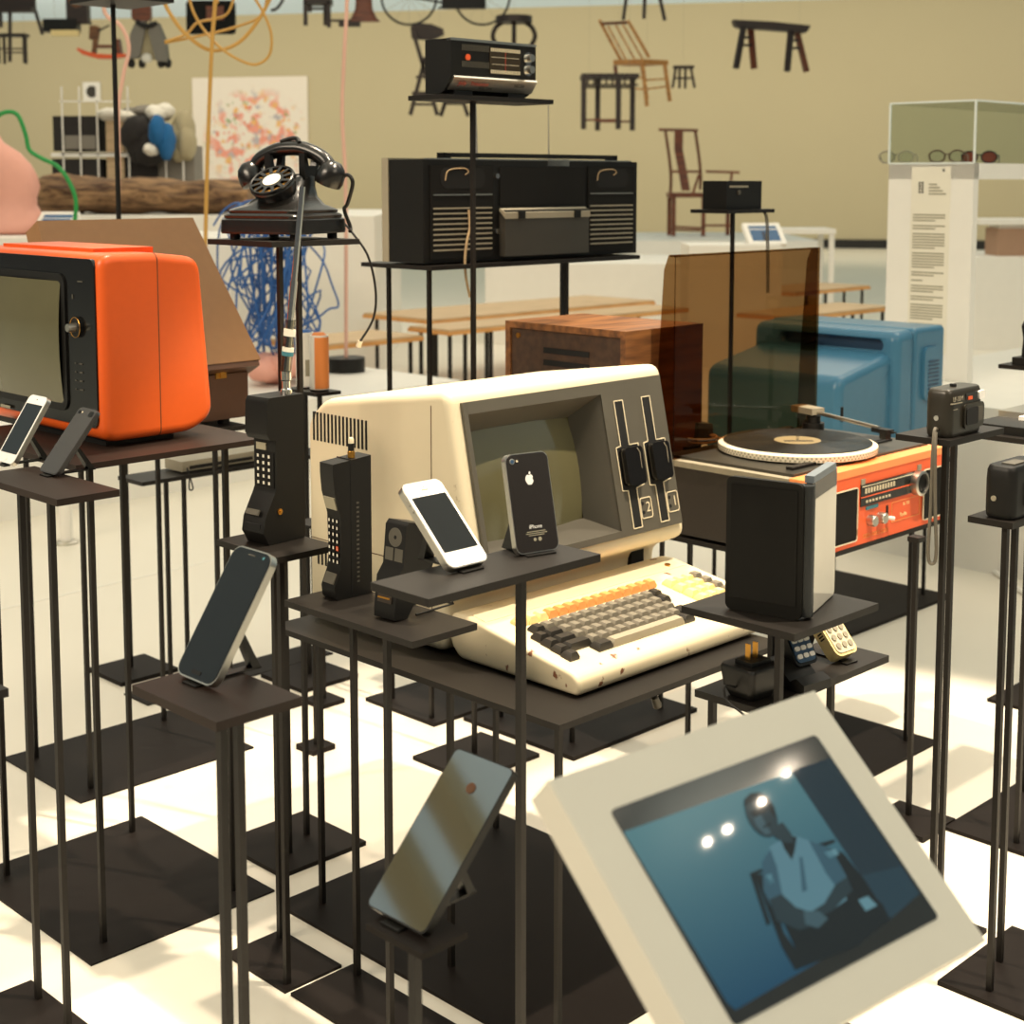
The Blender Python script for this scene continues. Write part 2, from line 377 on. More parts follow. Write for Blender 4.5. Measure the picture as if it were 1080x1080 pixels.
# ------------------------------------------------------------------ the stands, near and mid
def pr(n, t): print('STAND', n, [round(v, 3) for v in t[0]], round(t[1], 3), round(t[2], 3))
S = {}
F, la, lb = rect_px((80, 491), (279, 461), (-40, 470), .793); lb = .43
S['tv'] = stand('black steel table on four thin posts under the orange television', F, la, lb, .793, corners(la, lb), m='steel_b')
F, la, lb = rect_px((85, 848), (265, 788), (5, 800), 0)
S['case'] = stand('black steel table behind the orange television, carrying the brown portable record player', F, la, lb, .707, corners(la, lb))
F, la, lb = rect_px(None, (315, 677), (131, 733), 0, (290, 668))
S['low'] = stand('low wide black steel stand behind the grey-screened smartphone, holding a slim grey device', F, la, lb, .53, [(.1, .06), (.14, lb-.06), (la-.05, .06), (la-.05, lb-.06)])
F, la, lb = rect_px((60, 527), (118, 514), (0, 506), .80); lb = .24
tp = W(33, 1036, 0)-F; ta, tb = tp.dot(A), tp.dot(B)
S['pod'] = stand('black steel stand below the orange television holding two small media players', F, la, lb, .80, [(.02, .055), (.05, .2)], (-.04, tb-.3, ta, tb), m='steel_b')
F, la, lb = rect_px((228, 762), (315, 733), (140, 722), .706)
S['sam'] = stand('brown-black steel stand holding the dark-screened smartphone on its prop', F, la, lb, .706, [(.014, .012), (la-.02, lb*.55)], m='steel_b')
F, la, lb = rect_px((293, 588), (345, 572), (238, 567), .672)
S['dyn1'] = stand('tall narrow steel stand under the brick phone with the long chrome aerial', F, la, lb, .672, [(.016, .016), (la-.016, lb-.02)])
F, la, lb = rect_px((435, 677), (502, 657), (303, 632), .61)
S['dyn2'] = stand('long narrow steel stand beside the computer, under the brick phone and the folding phone', F, la, lb, .61, [(.015, .07), (la-.015, lb-.03)])
F, la, lb = rect_px((452, 632), (628, 583), (395, 613), .775)
S['iph'] = stand('narrow steel stand in front of the computer holding the white and the black smartphone', F, la, lb, .775, [(.155, .014), (.225, lb-.012)], (-.02, -.02, la+.02, lb+.02))
F, la, lb = rect_px((445, 1006), (500, 986), (383, 975), .575)
S['mir'] = stand('short black steel stand under the tilted mirror-backed smartphone', F, la, lb, .575, [(la*.4, lb*.45)], m='plate', th=.006)
F, la, lb = rect_px((590, 765), (795, 688), (302, 655), .488); la = .52
S['comp'] = stand('large black steel table under the cream desktop computer', F, la, lb, .488, [(.02, .02), (.055, lb-.055), (.07, lb*.45), (la-.05, .02), (la-.05, lb-.05)])
F, la, lb = rect_px((838, 669), (934, 638), (718, 639), .67)
S['tab'] = stand('black steel stand holding the black tablet computer, above the two small phones', F, la, lb, .67, [(.012, .03), (la-.03, lb-.03)])
F, la, lb = rect_px((802, 748), (941, 692), (733, 727), .565)
S['lowr'] = stand('low steel stand right of the keyboard with the plug adaptor and two small phones', F, la, lb, .565, [(.012, lb-.02), (.06, .03), (la-.03, lb-.03)])
F, la, lb = rect_px((845, 594), (1000, 547), (705, 558), .50)
S['turn'] = stand('black steel table under the orange-fronted record player', F, la, lb, .50, corners(la, lb))
F, la, lb = rect_px((1002, 465), (1050, 450), (955, 455), .833)
S['cam'] = stand('tall thin steel stand holding the compact camera with the hanging wrist strap', F, la, lb, .833, [(.014, .014), (la-.014, lb-.014)])
F, la, lb = rect_px((1068, 552), (1100, 541), (1030, 541), .73); la = .13
S['cam2'] = stand('steel stand at the picture edge holding the plain black compact camera', F, la, lb, .73, [(.02, .02), (la-.02, lb-.02)], (-.01, -.06, la+.1, lb+.02))
F = W(1072, 893, 0); F = V((F.x, F.y, 0))-A*.03-B*.03
S['dev'] = stand('steel stand behind the strapped camera with a low silver and black device', F, .3, .16, .763, [(.03, .03), (.26, .13)])
F = W(1053, 384, .80); F = V((F.x, F.y, 0))-B*.17
S['pol'] = stand('steel stand at the picture edge under the folding instant camera', F, .24, .17, .80, [(.03, .03), (.2, .14)])
F, la, lb = rect_px((295, 935), (378, 897), (243, 895), 0); F = F+A*.02+B*.02
S['rot'] = stand('tall steel stand carrying the black rotary dial telephone', F, .19, .19, 1.117, [(.06, .06), (.13, .1)])
F = D(468, 100, 2.95); F = V((F.x, F.y, 0))
S['rad'] = stand('tallest steel stand, carrying the transistor radio high above the others', F, .31, .105, 1.387, [(.125, .05)], (.03, -.04, .23, .14))
F, la, lb = rect_px((455, 281), (675, 264), (408, 277), 1.034); lb = .24; la = .70
S['boom'] = stand('tall steel table carrying the big black boombox', F, la, lb, 1.034, [(.02, .03), (.04, lb-.05), (la*.66, .03), (la-.06, lb-.03)])
F = D(773, 217, 3.9); F = V((F.x, F.y, 0))-A*.1-B*.06
S['cube'] = stand('tall steel stand behind the smoked lid, carrying a small black camera case', F, .2, .12, 1.146, [(.1, .06)], (.03, -.02, .17, .14))
F, la, lb = rect_px((605, 803), (680, 775), (529, 762), 0)
S['wood'] = stand('steel table under the walnut wooden cabinet', F, .42, .34, .60, [(.06, .06), (.36, .06), (.06, .28), (.36, .28)])
P0 = W(964, 600, 0)
F = D(884, 398, 3.9); F = V((F.x, F.y, 0))
S['blue'] = stand('low steel table under the blue television', F-A*.0-B*.02, .6, .52, .42, corners(.6, .52, .06))
for k, px, py, y, dz, lbl in (('bat1', 322, 409, 3.6, 0, 'white'), ('bat2', 337, 412, 3.42, 0, 'white and orange')):
    p = D(px, py, y); F = V((p.x, p.y, 0))-A*.035-B*.035
    S[k] = stand('thin steel stand behind the aerial, holding the %s battery tube' % lbl, F, .07, .07, p.z, [(.035, .035)], (-.05, -.05, .12, .12) if k == 'bat1' else (.0, .0, .07, .07), th=.008)
p = D(119, 1, 3.65); F = V((p.x, p.y, 0))-A*.08-B*.14
S['top'] = stand('very tall steel stand left of the telephone, its shelf at the picture top', F, .16, .2, p.z, [(.08, .14)], (.0, .05, .16, .21))
p = W(461, 752, 0)
# small empty support behind the kiosk and two thin gold rods on tiny feet
p = W(958, 865, 0); F = V((p.x, p.y, 0))-A*.06-B*.06
S['sup'] = stand('thin steel upright with a tiny square top in front of the record player table', F+A*.048+B*.048, .024, .024, .555, [(.012, .012)], (-.06, -.06, .06, .06))
p = W(333, 790, 0); F = V((p.x, p.y, 0))-A*.03-B*.03
S['rod'] = stand('thin steel rod stand on a tiny foot behind the computer table', F, .06, .06, .5, [(.03, .03)], th=.006, bw=.006)
F = W(9, 726, .66); F = V((F.x, F.y, 0))-A*.12
S['edge'] = stand('steel stand at the left picture edge, only the tip of its shelf in view', F, .12, .15, .66, [(.05, .07)])
for k in S:
    s = S[k]; print('STAND', k, [round(v, 2) for v in s.F], round(s.la, 3), round(s.lb, 3), round(s.z, 3))
def squash(o, mtx):
    for c in o.children_recursive: c.data.transform(mtx)
# ------------------------------------------------------------------ smartphones and players on props
def lean_mtx(P, yaw, lean):
    return Matrix.Translation(P) @ Matrix.Rotation(R(yaw), 4, 'Z') @ Matrix.Rotation(R(90-lean), 4, 'X')
def phone(name, label, cat, P, yaw, lean, w, h, t, body, face, r=.009, group=None):
    P = V(P)+V((0, 0, t*math.sin(R(lean))+.0004))
    o = thing(name, label, cat, mtx=lean_mtx(P, yaw, lean), group=group)
    MB().rr(0, h/2, w, h, r, -t, 0, bev=t*.28).build('body', body, o)
    return o
def prop(label, P, yaw, lean, h, t, w=.012, frac=.42, fl=.03):
    s, c = math.sin(R(lean)), math.cos(R(lean)); mb = MB(); P = V(P)+V((0, 0, .0002))
    zz = frac*h*c-.002; yy = frac*h*s+t*1.6+.004
    mb.prism([(yy, zz), (yy+.006, zz), (yy+fl, 0), (yy+fl-.010, 0)], -w/2, w/2, 'x')
    mb.box((-w/2, .006, 0), (w/2, yy+fl, .0025)).box((-w, -.006, 0), (w, .004, .002))
    return tag(mb.build('phone_prop', 'black'), label, 'phone prop', 'black phone props') if False else _place(mb, label, P, yaw)
def _place(mb, label, P, yaw):
    o = mb.build('phone_prop', 'black'); o.location = P; o.rotation_euler = (0, 0, R(yaw))
    return tag(o, label, 'phone prop', 'black phone props')
# dark-screened smartphone on the brown stand
P = W(204, 722, S['sam'].z)
o = phone('smartphone', 'large smartphone with rounded corners and a dark glossy screen, leaning on the brown-black stand', 'phone', P, -45, 33, .07, .146, .008, 'silver', 'screen', .013, 'phones on display')
MB().rr(0, .073, .067, .143, .012, -.0015, .0008, bev=.0006).build('screen', 'screen', o)
MB().rr(0, .008, .016, .0045, .002, .0006, .0014).build('home_button', 'black', o)
MB().rr(0, .139, .012, .0014, .0006, .0006, .0012).build('earpiece', 'dgrey', o)
MB().cyl((.021, .139, .0006), (.021, .139, .0012), .0018).build('camera_lens', 'lab_teal', o)
prop('black prop behind the large dark-screened smartphone', P, -45, 33, .146, .008)
# white player and grey-backed player
P = W(4, 491, S['pod'].z)
o = phone('media_player', 'white-fronted media player with a blank dark screen, under the orange television', 'music player', P, -45, 33, .056, .112, .007, 'silver', 'whiteg', .009, 'media players on display')
MB().rr(0, .056, .0545, .1105, .0085, -.001, .0006, bev=.0004).build('front_panel', 'whiteg', o)
MB().rr(0, .0565, .048, .081, .001, .0004, .001).build('screen', 'screen', o)
MB().cyl((0, .0085, .0004), (0, .0085, .001), .0045).build('home_button', 'white', o)
MB().cyl((0, .105, .0004), (0, .105, .0011), .001).build('camera_lens', 'black', o)
prop('black prop behind the white-fronted media player', P, -45, 33, .112, .007)
P = W(50, 502, S['pod'].z)
o = phone('media_player', 'dark grey media player showing its scuffed back with a small camera, beside the orange television', 'music player', P, -45, 39, .052, .110, .0065, 'phone_gry', 'phone_gry', .008, 'media players on display')
MB().rr(0, .055, .0495, .1075, .007, -.001, .0005).build('back_panel', 'phone_gry', o)
MB().cyl((-.018, .102, .0004), (-.018, .102, .0014), .003).build('camera_lens', 'blackg', o)
MB().cyl((-.010, .102, .0004), (-.010, .102, .001), .0013).build('flash', 'cream', o)
MB().rr(.015, .101, .012, .009, .003, .0004, .0009).build('aerial_window', 'black', o)
prop('black prop behind the scuffed grey media player', P, -45, 39, .110, .0065)
# white smartphone
P = W(496, 602, S['iph'].z)
o = phone('smartphone', 'white smartphone with a silver rim leaning far back on the narrow stand', 'phone', P, 45, 46, .062, .121, .0095, 'silver', 'whiteg', .0095, 'phones on display')
MB().rr(0, .0605, .0600, .119, .009, -.001, .0008, bev=.0005).build('front_panel', 'whiteg', o)
MB().rr(0, .0605, .0525, .078, .0008, .0006, .0013).build('screen', 'screen', o)
MB().cyl((0, .0105, .0006), (0, .0105, .0012), .0052).build('home_button', 'white', o)
MB().rr(0, .1085, .011, .0016, .0007, .0006, .0013).build('earpiece', 'grey', o)
MB().cyl((0, .113, .0006), (0, .113, .0013), .0009).build('camera_lens', 'dgrey', o)
for y in (.085, .094): MB().cyl((-.0318, y, -.0045), (-.0305, y, -.0045), .0021).build('volume_button', 'silver', o)
MB().box((-.0318, .1, -.006), (-.0305, .105, -.003)).build('mute_switch', 'silver', o)
prop('black prop under the leaning white smartphone', P, 45, 46, .117, .0095, .016, .5, .02)
# black smartphone, its back to the viewer
P = W(568, 584.5, S['iph'].z)
o = phone('smartphone', 'black smartphone seen from behind with a white fruit emblem, upright before the computer screen', 'phone', P, 32, 14, .0605, .1195, .0093, 'silver', 'blackg', .009, 'phones on display')
MB().rr(0, .05975, .0582, .1175, .0085, -.001, .0008, bev=.0005).build('back_panel', mat('black_glass_back', (40, 36, 33), .16, coat=.5), o)
cl = MB().lathe([(.0036, 0), (.0036, .0006), (.0026, .0007)], (-.0215, .1105, .0008), 18).build('camera_lens', 'silver', o)
MB().cyl((-.0215, .1105, .0012), (-.0215, .1105, .0017), .0024).build('lens_glass', 'bluedk', cl)
MB().cyl((-.0145, .1105, .0008), (-.0145, .1105, .0013), .0014).build('flash', 'cream', o)
def apple(cx, cy, s):
    pts = []
    for i in range(60):                                                # fruit outline with a notch above and below and a bite
        a = 2*math.pi*i/60+math.pi/2
        r = 1+.06*math.cos(2*(a-math.pi/2)) - .22*math.exp(-((math.atan2(math.sin(a-math.pi/2), math.cos(a-math.pi/2)))/.28)**2) - .10*math.exp(-((math.atan2(math.sin(a+math.pi/2), math.cos(a+math.pi/2)))/.3)**2)
        x, y = r*math.cos(a)*.96, r*math.sin(a)
        if y < 0: x *= 1+.18*y
        d = math.hypot(x-1.12, y-.16)
        if d < .46: k = .46/max(d, 1e-3); x, y = 1.12+(x-1.12)*k, .16+(y-.16)*k
        pts.append((cx+x*s, cy+y*s))
    leaf = [(cx+s*(.02+.30*t+.16*math.sin(math.pi*t)*sg), cy+s*(1.0+.52*t-.16*math.sin(math.pi*t)*sg)) for sg, rng in ((1, range(0, 9)), (-1, range(8, -1, -1))) for t in [q/8 for q in rng]]
    return pts, leaf[:9]+leaf[10:17]
pts, leaf = apple(0, .087, .0064)
MB().prism(pts, .0008, .0011).prism(leaf, .0008, .0011).build('fruit_emblem', 'whiteg', o)
text('iPhone', .0066, 'whiteg', o, Matrix.Translation((0, .0305, .0009)))
mb = MB()
for i, L in enumerate((.026, .03, .022)): mb.box((-L/2, .0245-i*.0022, .0008), (L/2, .0254-i*.0022, .0010))
mb.build('small_print', 'ink', o)
MB().cyl((-.003, .0155, .0008), (-.003, .0155, .0011), .0021).cyl((.004, .0155, .0008), (.004, .0155, .0011), .0025).build('approval_marks', 'ink', o)
P2 = P
MB(); mb = MB(); mb.prism([(.012, 0), (.052, 0), (.028, .046)], -.02, .02, 'x'); mb.box((-.02, -.008, 0), (.02, .012, .0018))
_place(mb, 'black wedge prop behind the black smartphone', P, 32)
# mirror-backed smartphone in front
P = W(416, 977, S['mir'].z)
o = phone('smartphone', 'smartphone with a mirror-like silver back and a dark rim, lowest and nearest of all', 'phone', P, -45, 44, .077, .159, .008, 'black', 'mirror', .006, 'phones on display')
MB().rr(0, .0795, .0745, .1565, .005, -.001, .0006, bev=.0004).build('mirror_panel', 'mirror', o)
MB().cyl((.003, .129, .0005), (.003, .129, .0014), .0052, n=28).build('camera_lens', mat('lens_amber', (88, 60, 42), .1), o)
prop('black prop behind the mirror-backed smartphone', P, -45, 44, .159, .008)
# ------------------------------------------------------------------ brick phones
P = W(290, 569, S['dyn1'].z)
o = thing('brick_phone', 'black brick mobile phone with a squared head and long chrome telescopic aerial', 'phone', V(P)+V((0, 0, .0005)), -40, 'brick phones')
hw = .025
ZS = Matrix.Diagonal((1, .95, 1.08, 1))
MB().prism([(-.034, 0), (.04, 0), (.042, .207), (-.03, .207), (-.034, .2), (-.036, .157), (-.030, .148), (-.018, .146), (-.018, .078), (-.022, .07), (-.042, .038), (-.046, .018)], -hw, hw, 'x', .003).build('body', 'black', o)
kb = MB().box((-.021, -.0195, .078), (.021, -.0172, .128)).build('keypad', 'blackm', o)
mb = MB()
for i in range(5):
    for j in range(3): mb.box((-.016+j*.0125, -.0204, .082+i*.0095), (-.0125+j*.0125, -.0194, .0862+i*.0095))
mb.build('key_marks', 'paper', kb)
MB().box((-.018, -.0198, .131), (.004, -.0178, .141)).build('display', 'ink', o)
MB().box((-.016, -.0455, .02), (.016, -.0435, .03)).build('microphone_grille', 'hole', o)
fr = MB(); M4 = frame((-.0, -.0445, .046), (1, 0, 0), (0, .6, 1)); fr.m = M4
fr.box((-.014, -.004, -.001), (.014, .004, .002)).build('nameplate', 'dgrey', o)
MB().cyl((hw-.001, -.012, .045), (hw+.002, -.012, .045), .0045).cyl((hw+.001, -.012, .045), (hw+.004, -.012, .045), .002).build('socket', 'brass', o)
an = MB().lathe([(.009, .206), (.009, .214), (.0065, .216), (.0065, .226), (.0085, .228), (.0085, .240)], (.012, .018, 0), 18).build('aerial', 'chrome', o)
t0 = V((.012, .018, .238)); td = V((.62, .5, 6.9)).normalized()
MB().tube([t0, t0+td*.075], .0085, 14).build('aerial_sleeve', 'clearp', an)
MB().tube([t0+td*.03, t0+td*.036], .0092, 14).tube([t0+td*.052, t0+td*.062], .0092, 14).build('sleeve_label', 'paper', an)
MB().tube([t0+td*.024, t0+td*.03], .0094, 14).build('sticker', 'lab_teal', an)
MB().tube([t0, t0+td*.13], .0058, 14).tube([t0+td*.11, t0+td*.262], .0046, 14).build('telescopic_rod', 'chrome', an)
squash(o, ZS)
P = W(364, 628, S['dyn2'].z)
o = thing('brick_phone', 'black brick mobile phone with a curved front and short stub aerial, beside the computer case', 'phone', V(P)+V((0, 0, .0005)), -48, 'brick phones')
hw = .0195
ZS2 = Matrix.Diagonal((.85, .85, 1.06, 1))
MB().prism([(-.034, .004), (-.03, 0), (.044, 0), (.044, .196), (-.036, .190), (-.036, .176), (-.033, .150), (-.022, .118), (-.020, .06), (-.024, .04), (-.036, .018)], -hw, hw, 'x', .003).build('body', 'black', o)
mb = MB()
for i in range(7):
    for j in range(3): mb.box((-.0155+j*.0115, -.0228, .048+i*.0095), (-.0095+j*.0115, -.0192, .0545+i*.0095))
kb = mb.build('keypad', 'blackm', o)
mb = MB()
for i in range(7):
    for j in range(3): mb.box((-.014+j*.0115, -.0234, .0495+i*.0095), (-.011+j*.0115, -.0226, .0535+i*.0095))
mb.build('key_marks', 'paper', kb)
MB().box((.0075, -.0234, .0675), (.0135, -.0224, .0735)).build('red_key', 'orange_red', kb)
d = MB(); d.m = frame((0, -.0285, .134), (1, 0, 0), (0, -.35, 1)); d.box((-.016, -.009, -.001), (.016, .009, .0014)).build('display', 'ink', o)
d = MB(); d.m = frame((0, -.031, .029), (1, 0, 0), (0, .55, 1)); d.box((-.015, -.008, -.001), (.015, .008, .0014)).build('nameplate', 'dgrey', o)
mb = MB()
for i in range(18): mb.box((hw-.0005, .012, .02+i*.0065), (hw+.0008, .017, .0225+i*.0065))
mb.build('side_grip', 'dgrey', o)
MB().box((-hw-.0006, .0, .001), (hw+.0006, .0012, .194)).build('seam', 'hole', o)
an = MB().lathe([(.0065, .194), (.0065, .202), (.005, .204)], (.006, .012, 0), 16).build('aerial', 'brass', o)
MB().lathe([(.0055, .203), (.0055, .214), (.003, .214)], (.006, .012, 0), 16).build('aerial_sleeve', 'black', an)
MB().lathe([(.005, .213), (.005, .219), (.003, .222), (0, .2225)], (.006, .012, 0), 16).build('aerial_tip', 'cream', an)
squash(o, ZS2)
# folding phone on a wire easel
P = W(412, 652, S['dyn2'].z)
o = thing('folding_phone', 'small black folding phone leaning on a wire easel, below the white smartphone', 'phone', V(P)+V((0, 0, .0006)), -42)
hw = .021
MB().prism([(-.012, .002), (.012, 0), (.062, .066), (.066, .074), (.052, .128), (.018, .136), (.012, .13), (.006, .075), (-.006, .06), (-.012, .012)], -hw, hw, 'x', .003).build('body', 'black', o)
d = MB(); d.m = frame((0, .0118, .113), (1, 0, 0), (0, .105, 1)); d.lathe([(.0135, 0), (.0135, .0018), (.011, .0024), (0, .0014)], n=24).build('earpiece', 'dgrey', o)
for s in (-1, 1):
    d = MB(); d.m = frame((s*.0095, .0085, .089), (1, 0, 0), (0, .105, 1)); d.box((-.008, -.009, -.001), (.008, .009, .0014)).build('key_panel', 'dgrey', o)
d = MB(); d.m = frame((0, -.0095, .036), (1, 0, 0), (0, .12, 1)); d.box((-.014, -.012, -.001), (.014, .012, .0012)).build('flip_cover', mat('dark_brown_plastic', (48, 38, 30), .35), o)
d = MB(); d.m = frame((-.001, -.0115, .031), (1, 0, 0), (0, .12, 1)); d.box((-.012, -.0012, 0), (.012, .0012, .0008)).build('nameplate', 'brass', o)
mb = MB().tube([(-.02, .075, .05), (-.02, .105, .002), (-.02, .03, .002)], .0018).tube([(.02, .075, .05), (.02, .105, .002), (.02, .03, .002)], .0018).tube([(-.02, .105, .002), (.02, .105, .002)], .0018)
e = mb.build('wire_easel', 'black'); e.location = V(P)+V((0, 0, .0004)); e.rotation_euler = (0, 0, R(-42))
tag(e, 'black wire easel holding up the small folding phone', 'easel')
# ------------------------------------------------------------------ desktop computer
K = W(610, 738, S['comp'].z); K = V((K.x, K.y, S['comp'].z+.003))
o = thing('desktop_computer', 'cream all-in-one desktop computer with worn paint, built-in screen, twin disk drives and attached keyboard', 'computer', K, 45)
w = .507
KD = .268                                                              # keyboard depth
kb = prism_r(MB(), [(0, 0), (KD-.02, 0), (KD, .02), (KD, .068), (KD-.03, .070), (.012, .032), (0, .022)], 0, w, 'x', .010, .006).build('keyboard', 'cream_rust', o)
sl = V((0, KD-.042, .038)).normalized(); KM = frame((0, .012, .0322), (1, 0, 0), sl)
d = MB(KM); d.box((.012, .192, -.0008), (w-.012, .222, .0006)).build('top_strip', 'cream', kb)
def keycap(wd, m):
    mb = MB(KM); b = .0042; hh = .0203
    mb.loft([[(0, 0, -.001), (wd, 0, -.001), (wd, hh, -.001), (0, hh, -.001)], [(0, 0, .004), (wd, 0, .004), (wd, hh, .004), (0, hh, .004)], [(b, b*.7, .0115), (wd-b, b*.7, .0115), (wd-b, hh-b, .0105), (b, hh-b, .0105)]], bev=.0009)
    return mb.build('key', m, kb)
kc = {}
PK = .0212; rp = .0226
def key(x, y, n=1, m='key_g'):
    if (n, m) not in kc: k = kc[(n, m)] = keycap(PK*n-.0013, m)
    else: k = kc[(n, m)].copy(); COL.objects.link(k); k.parent = kb
    k.location = V((x, 0, 0))+sl*y
X0 = .044; y0 = .028
for i in range(15): key(X0+i*.0217, y0+5*rp+.010, 1, 'key_c' if i < 3 else 'key_o')
for i in range(14): key(X0+.004+i*PK, y0+4*rp, 1, 'key_k' if i in (0, 13) else 'key_g')
key(X0-.012, y0+3*rp, 1, 'key_k'); key(X0+.0095, y0+3*rp, 1.5, 'key_k')
for i in range(11): key(X0+.0095+1.5*PK+i*PK, y0+3*rp)
key(X0+.0095+12.5*PK, y0+3*rp, 1, 'key_k')
key(X0-.014, y0+2*rp, 1, 'key_k'); key(X0+.0075, y0+2*rp, 1.75, 'key_k')
for i in range(11): key(X0+.0075+1.75*PK+i*PK, y0+2*rp)
key(X0-.016, y0+rp, 1, 'key_k'); key(X0+.0055, y0+rp, 2.25, 'key_k')
for i in range(10): key(X0+.0055+2.25*PK+i*PK, y0+rp)
key(X0+.0055+12.25*PK, y0+rp, 1, 'key_k')
key(X0-.018, y0, 1, 'key_k'); key(X0+.045, y0, 1.5, 'key_k'); key(X0+.045+1.5*PK, y0, 8, 'grey'); key(X0+.045+9.5*PK, y0, 1.25, 'key_k')
for r_ in range(4):
    for i in range(4): key(.385+i*.0217, y0+(1+r_)*rp+.016, 1, 'key_c' if i < 3 else 'key_g')
MB(KM).cyl((w-.045, .206, 0), (w-.045, .206, .003), .005).build('lock', 'brass', kb)
# case
yb = (W(313, 648, S['comp'].z)-K).dot(B)
y1 = .226
CZ = .411
case = prism_r(MB(), [(KD+.012, .0), (yb-.02, .0), (yb, .02), (yb, .33), (yb-.045, .368), (y1+.046, CZ), (y1-.016, .116), (y1+.014, .102), (KD+.012, .085)], 0, w, 'x', .022, .013).build('case', 'cream', o)
FM = frame((0, y1-.0175, .128), (1, 0, 0), (0, .0605, CZ-.128-.004)); L = math.hypot(.0605, CZ-.132)
x0, x1, yy0, yy1 = .022, w-.014, .010, L-.016
hx0, hx1, hy0, hy1 = .030, .336, .020, L-.034
cut = MB(FM).box((hx0, hy0, -.085), (hx1, hy1, .05)).build('cutter', 'hole', o)
carve(case, cut)
bz = MB(FM); zf = .0032
bz.box((x0, yy0, -.006), (hx0+.001, yy1, zf), .001).box((hx1-.001, yy0, -.006), (x1, yy1, zf), .001).box((hx0, hy1-.001, -.006), (hx1, yy1, zf), .001).box((hx0, yy0, -.006), (hx1, hy0+.001, zf), .001)
fp_ = bz.build('front_panel', 'dgrey', o)
hd = MB(FM)
o4 = [(hx0, hy0), (hx1, hy0), (hx1, hy1), (hx0, hy1)]
i4 = [(.034, .050), (.310, .050), (.310, hy1-.030), (.034, hy1-.030)]
hd._add([(x, y, zf-.0005) for x, y in o4]+[(x, y, -.056) for x, y in i4], [(0, 1, 5, 4), (1, 2, 6, 5), (2, 3, 7, 6), (3, 0, 4, 7)])
hd.build('screen_hood', 'dgrey', o)
sc = MB(FM); n = 12; vs = []; fs = []
for j in range(n+1):
    for i in range(n+1):
        u, v = i/n*2-1, j/n*2-1
        vs.append((.172+u*.142, (.050+hy1-.030)/2+v*(hy1-.074)/2, -.060+.020*(1-.55*u*u-.45*v*v)))
for j in range(n):
    for i in range(n): fs.append((j*(n+1)+i, j*(n+1)+i+1, (j+1)*(n+1)+i+1, (j+1)*(n+1)+i))
sc._add(vs, fs).build('picture_tube', 'crt', o)
def poly_out(pts, wd=.0016, z=.0036):
    mb = MB(FM)
    for i in range(len(pts)):
        p, q = pts[i], pts[(i+1) % len(pts)]; mb.bar((p[0], p[1], z), (q[0], q[1], z), wd, .001)
    return mb
for k, num in ((0, '2'), (1, '1')):
    cx = .376+k*.071
    slot = [(cx-.011, .020), (cx+.011, .020), (cx+.011, .086), (cx+.032, .090), (cx+.032, .160), (cx+.009, .160), (cx+.009, .236), (cx-.013, .236), (cx-.013, .160), (cx-.025, .158), (cx-.025, .086), (cx-.011, .084)]
    dr = MB(FM).prism(slot, .0024, .0038).build('disk_drive', 'hole', o)
    poly_out(slot, .0018, .0042).build('slot_outline', 'cream', dr)
    MB(FM).prism(rrect(cx+.003, .124, .045, .064, .008), .0035, .018, bev=.005).build('drive_latch', 'blackg', dr)
    MB(FM).tube([(cx-.016, .094, .0155), (cx-.016, .145, .017), (cx-.013, .1535, .016), (cx-.008, .1555, .015)], .0007, 5).tube([(cx+.017, .094, .0165), (cx+.017, .145, .0185), (cx+.012, .153, .0180)], .0007, 5).build('latch_edge', 'grey', dr)
    lb_ = poly_out(rrect(cx+.028, .050, .028, .034, .004, 3), .0018, .0042).build('number_plate', 'cream', dr)
    MB(FM).cyl((cx+.0195, .043, .003), (cx+.0195, .043, .0052), .003).cyl((cx+.0195, .058, .003), (cx+.0195, .058, .0052), .003).build('indicator_lamp', 'hole', dr)
    text(num, .024, 'cream', dr, FM @ Matrix.Translation((cx+.034, .050, .0038)), 'drive_number')
mb = MB()
for i in range(15): mb.box((-.0012, yb-.022-i*.0098, .296), (.003, yb-.018-i*.0098, .344))
mb.build('vent_slots', 'hole', o); mb = MB()
for i in range(7): mb.box((-.0012, yb-.030-i*.010, .085), (.003, yb-.026-i*.010, .125))
mb.build('vent_slots', 'hole', o)
MB().box((-.0008, y1+.082, .02), (.002, y1+.0832, .385)).box((-.0008, y1+.02, .128), (.002, yb-.01, .1292)).build('case_seam', 'brown', o)
MB().box((w-.075, KD+.003, .04), (w-.042, KD+.02, .09)).build('side_opening', 'hole', o)
# mains cable of the computer hanging below the table
pl = smooth_path([S['comp'].P(.50, .33, -.02), S['comp'].P(.43, .22, -.06), W(690, 735, .36)])
t_ = MB().tube(pl, .003).build('power_cable', 'black'); tag(t_, 'short black cable with a grey plug hanging under the computer table', 'cable')
q = pl[-1]; MB().cyl(q, q+(pl[-1]-pl[-4]).normalized()*.022, .006, .008).build('plug', 'dgrey', t_)
# ------------------------------------------------------------------ orange television
def fp(px, py, F):                     # (along A, height) on the vertical plane through F facing -B
    p = OnPlane(px, py, V(F), -B); return (p-V(F)).dot(A), p.z-F[2]
def fq(px, py, F):                     # (along B, height) on the vertical plane through F facing -A
    p = OnPlane(px, py, V(F), -A); return (p-V(F)).dot(B), p.z-F[2]
def dome(mb, c, ry, rz, ax, bul, n=12):    # bulged picture tube in the local y-z plane, bulging towards -x
    vs, fs = [], []
    for j in range(n+1):
        for i in range(n+1):
            u, v = i/n*2-1, j/n*2-1; vs.append((ax-bul*(1-.5*u*u-.5*v*v), c[0]+u*ry, c[1]+v*rz))
    for j in range(n):
        for i in range(n): fs.append((j*(n+1)+i, j*(n+1)+i+1, (j+1)*(n+1)+i+1, (j+1)*(n+1)+i))
    return mb._add(vs, fs)
z0 = S['tv'].z
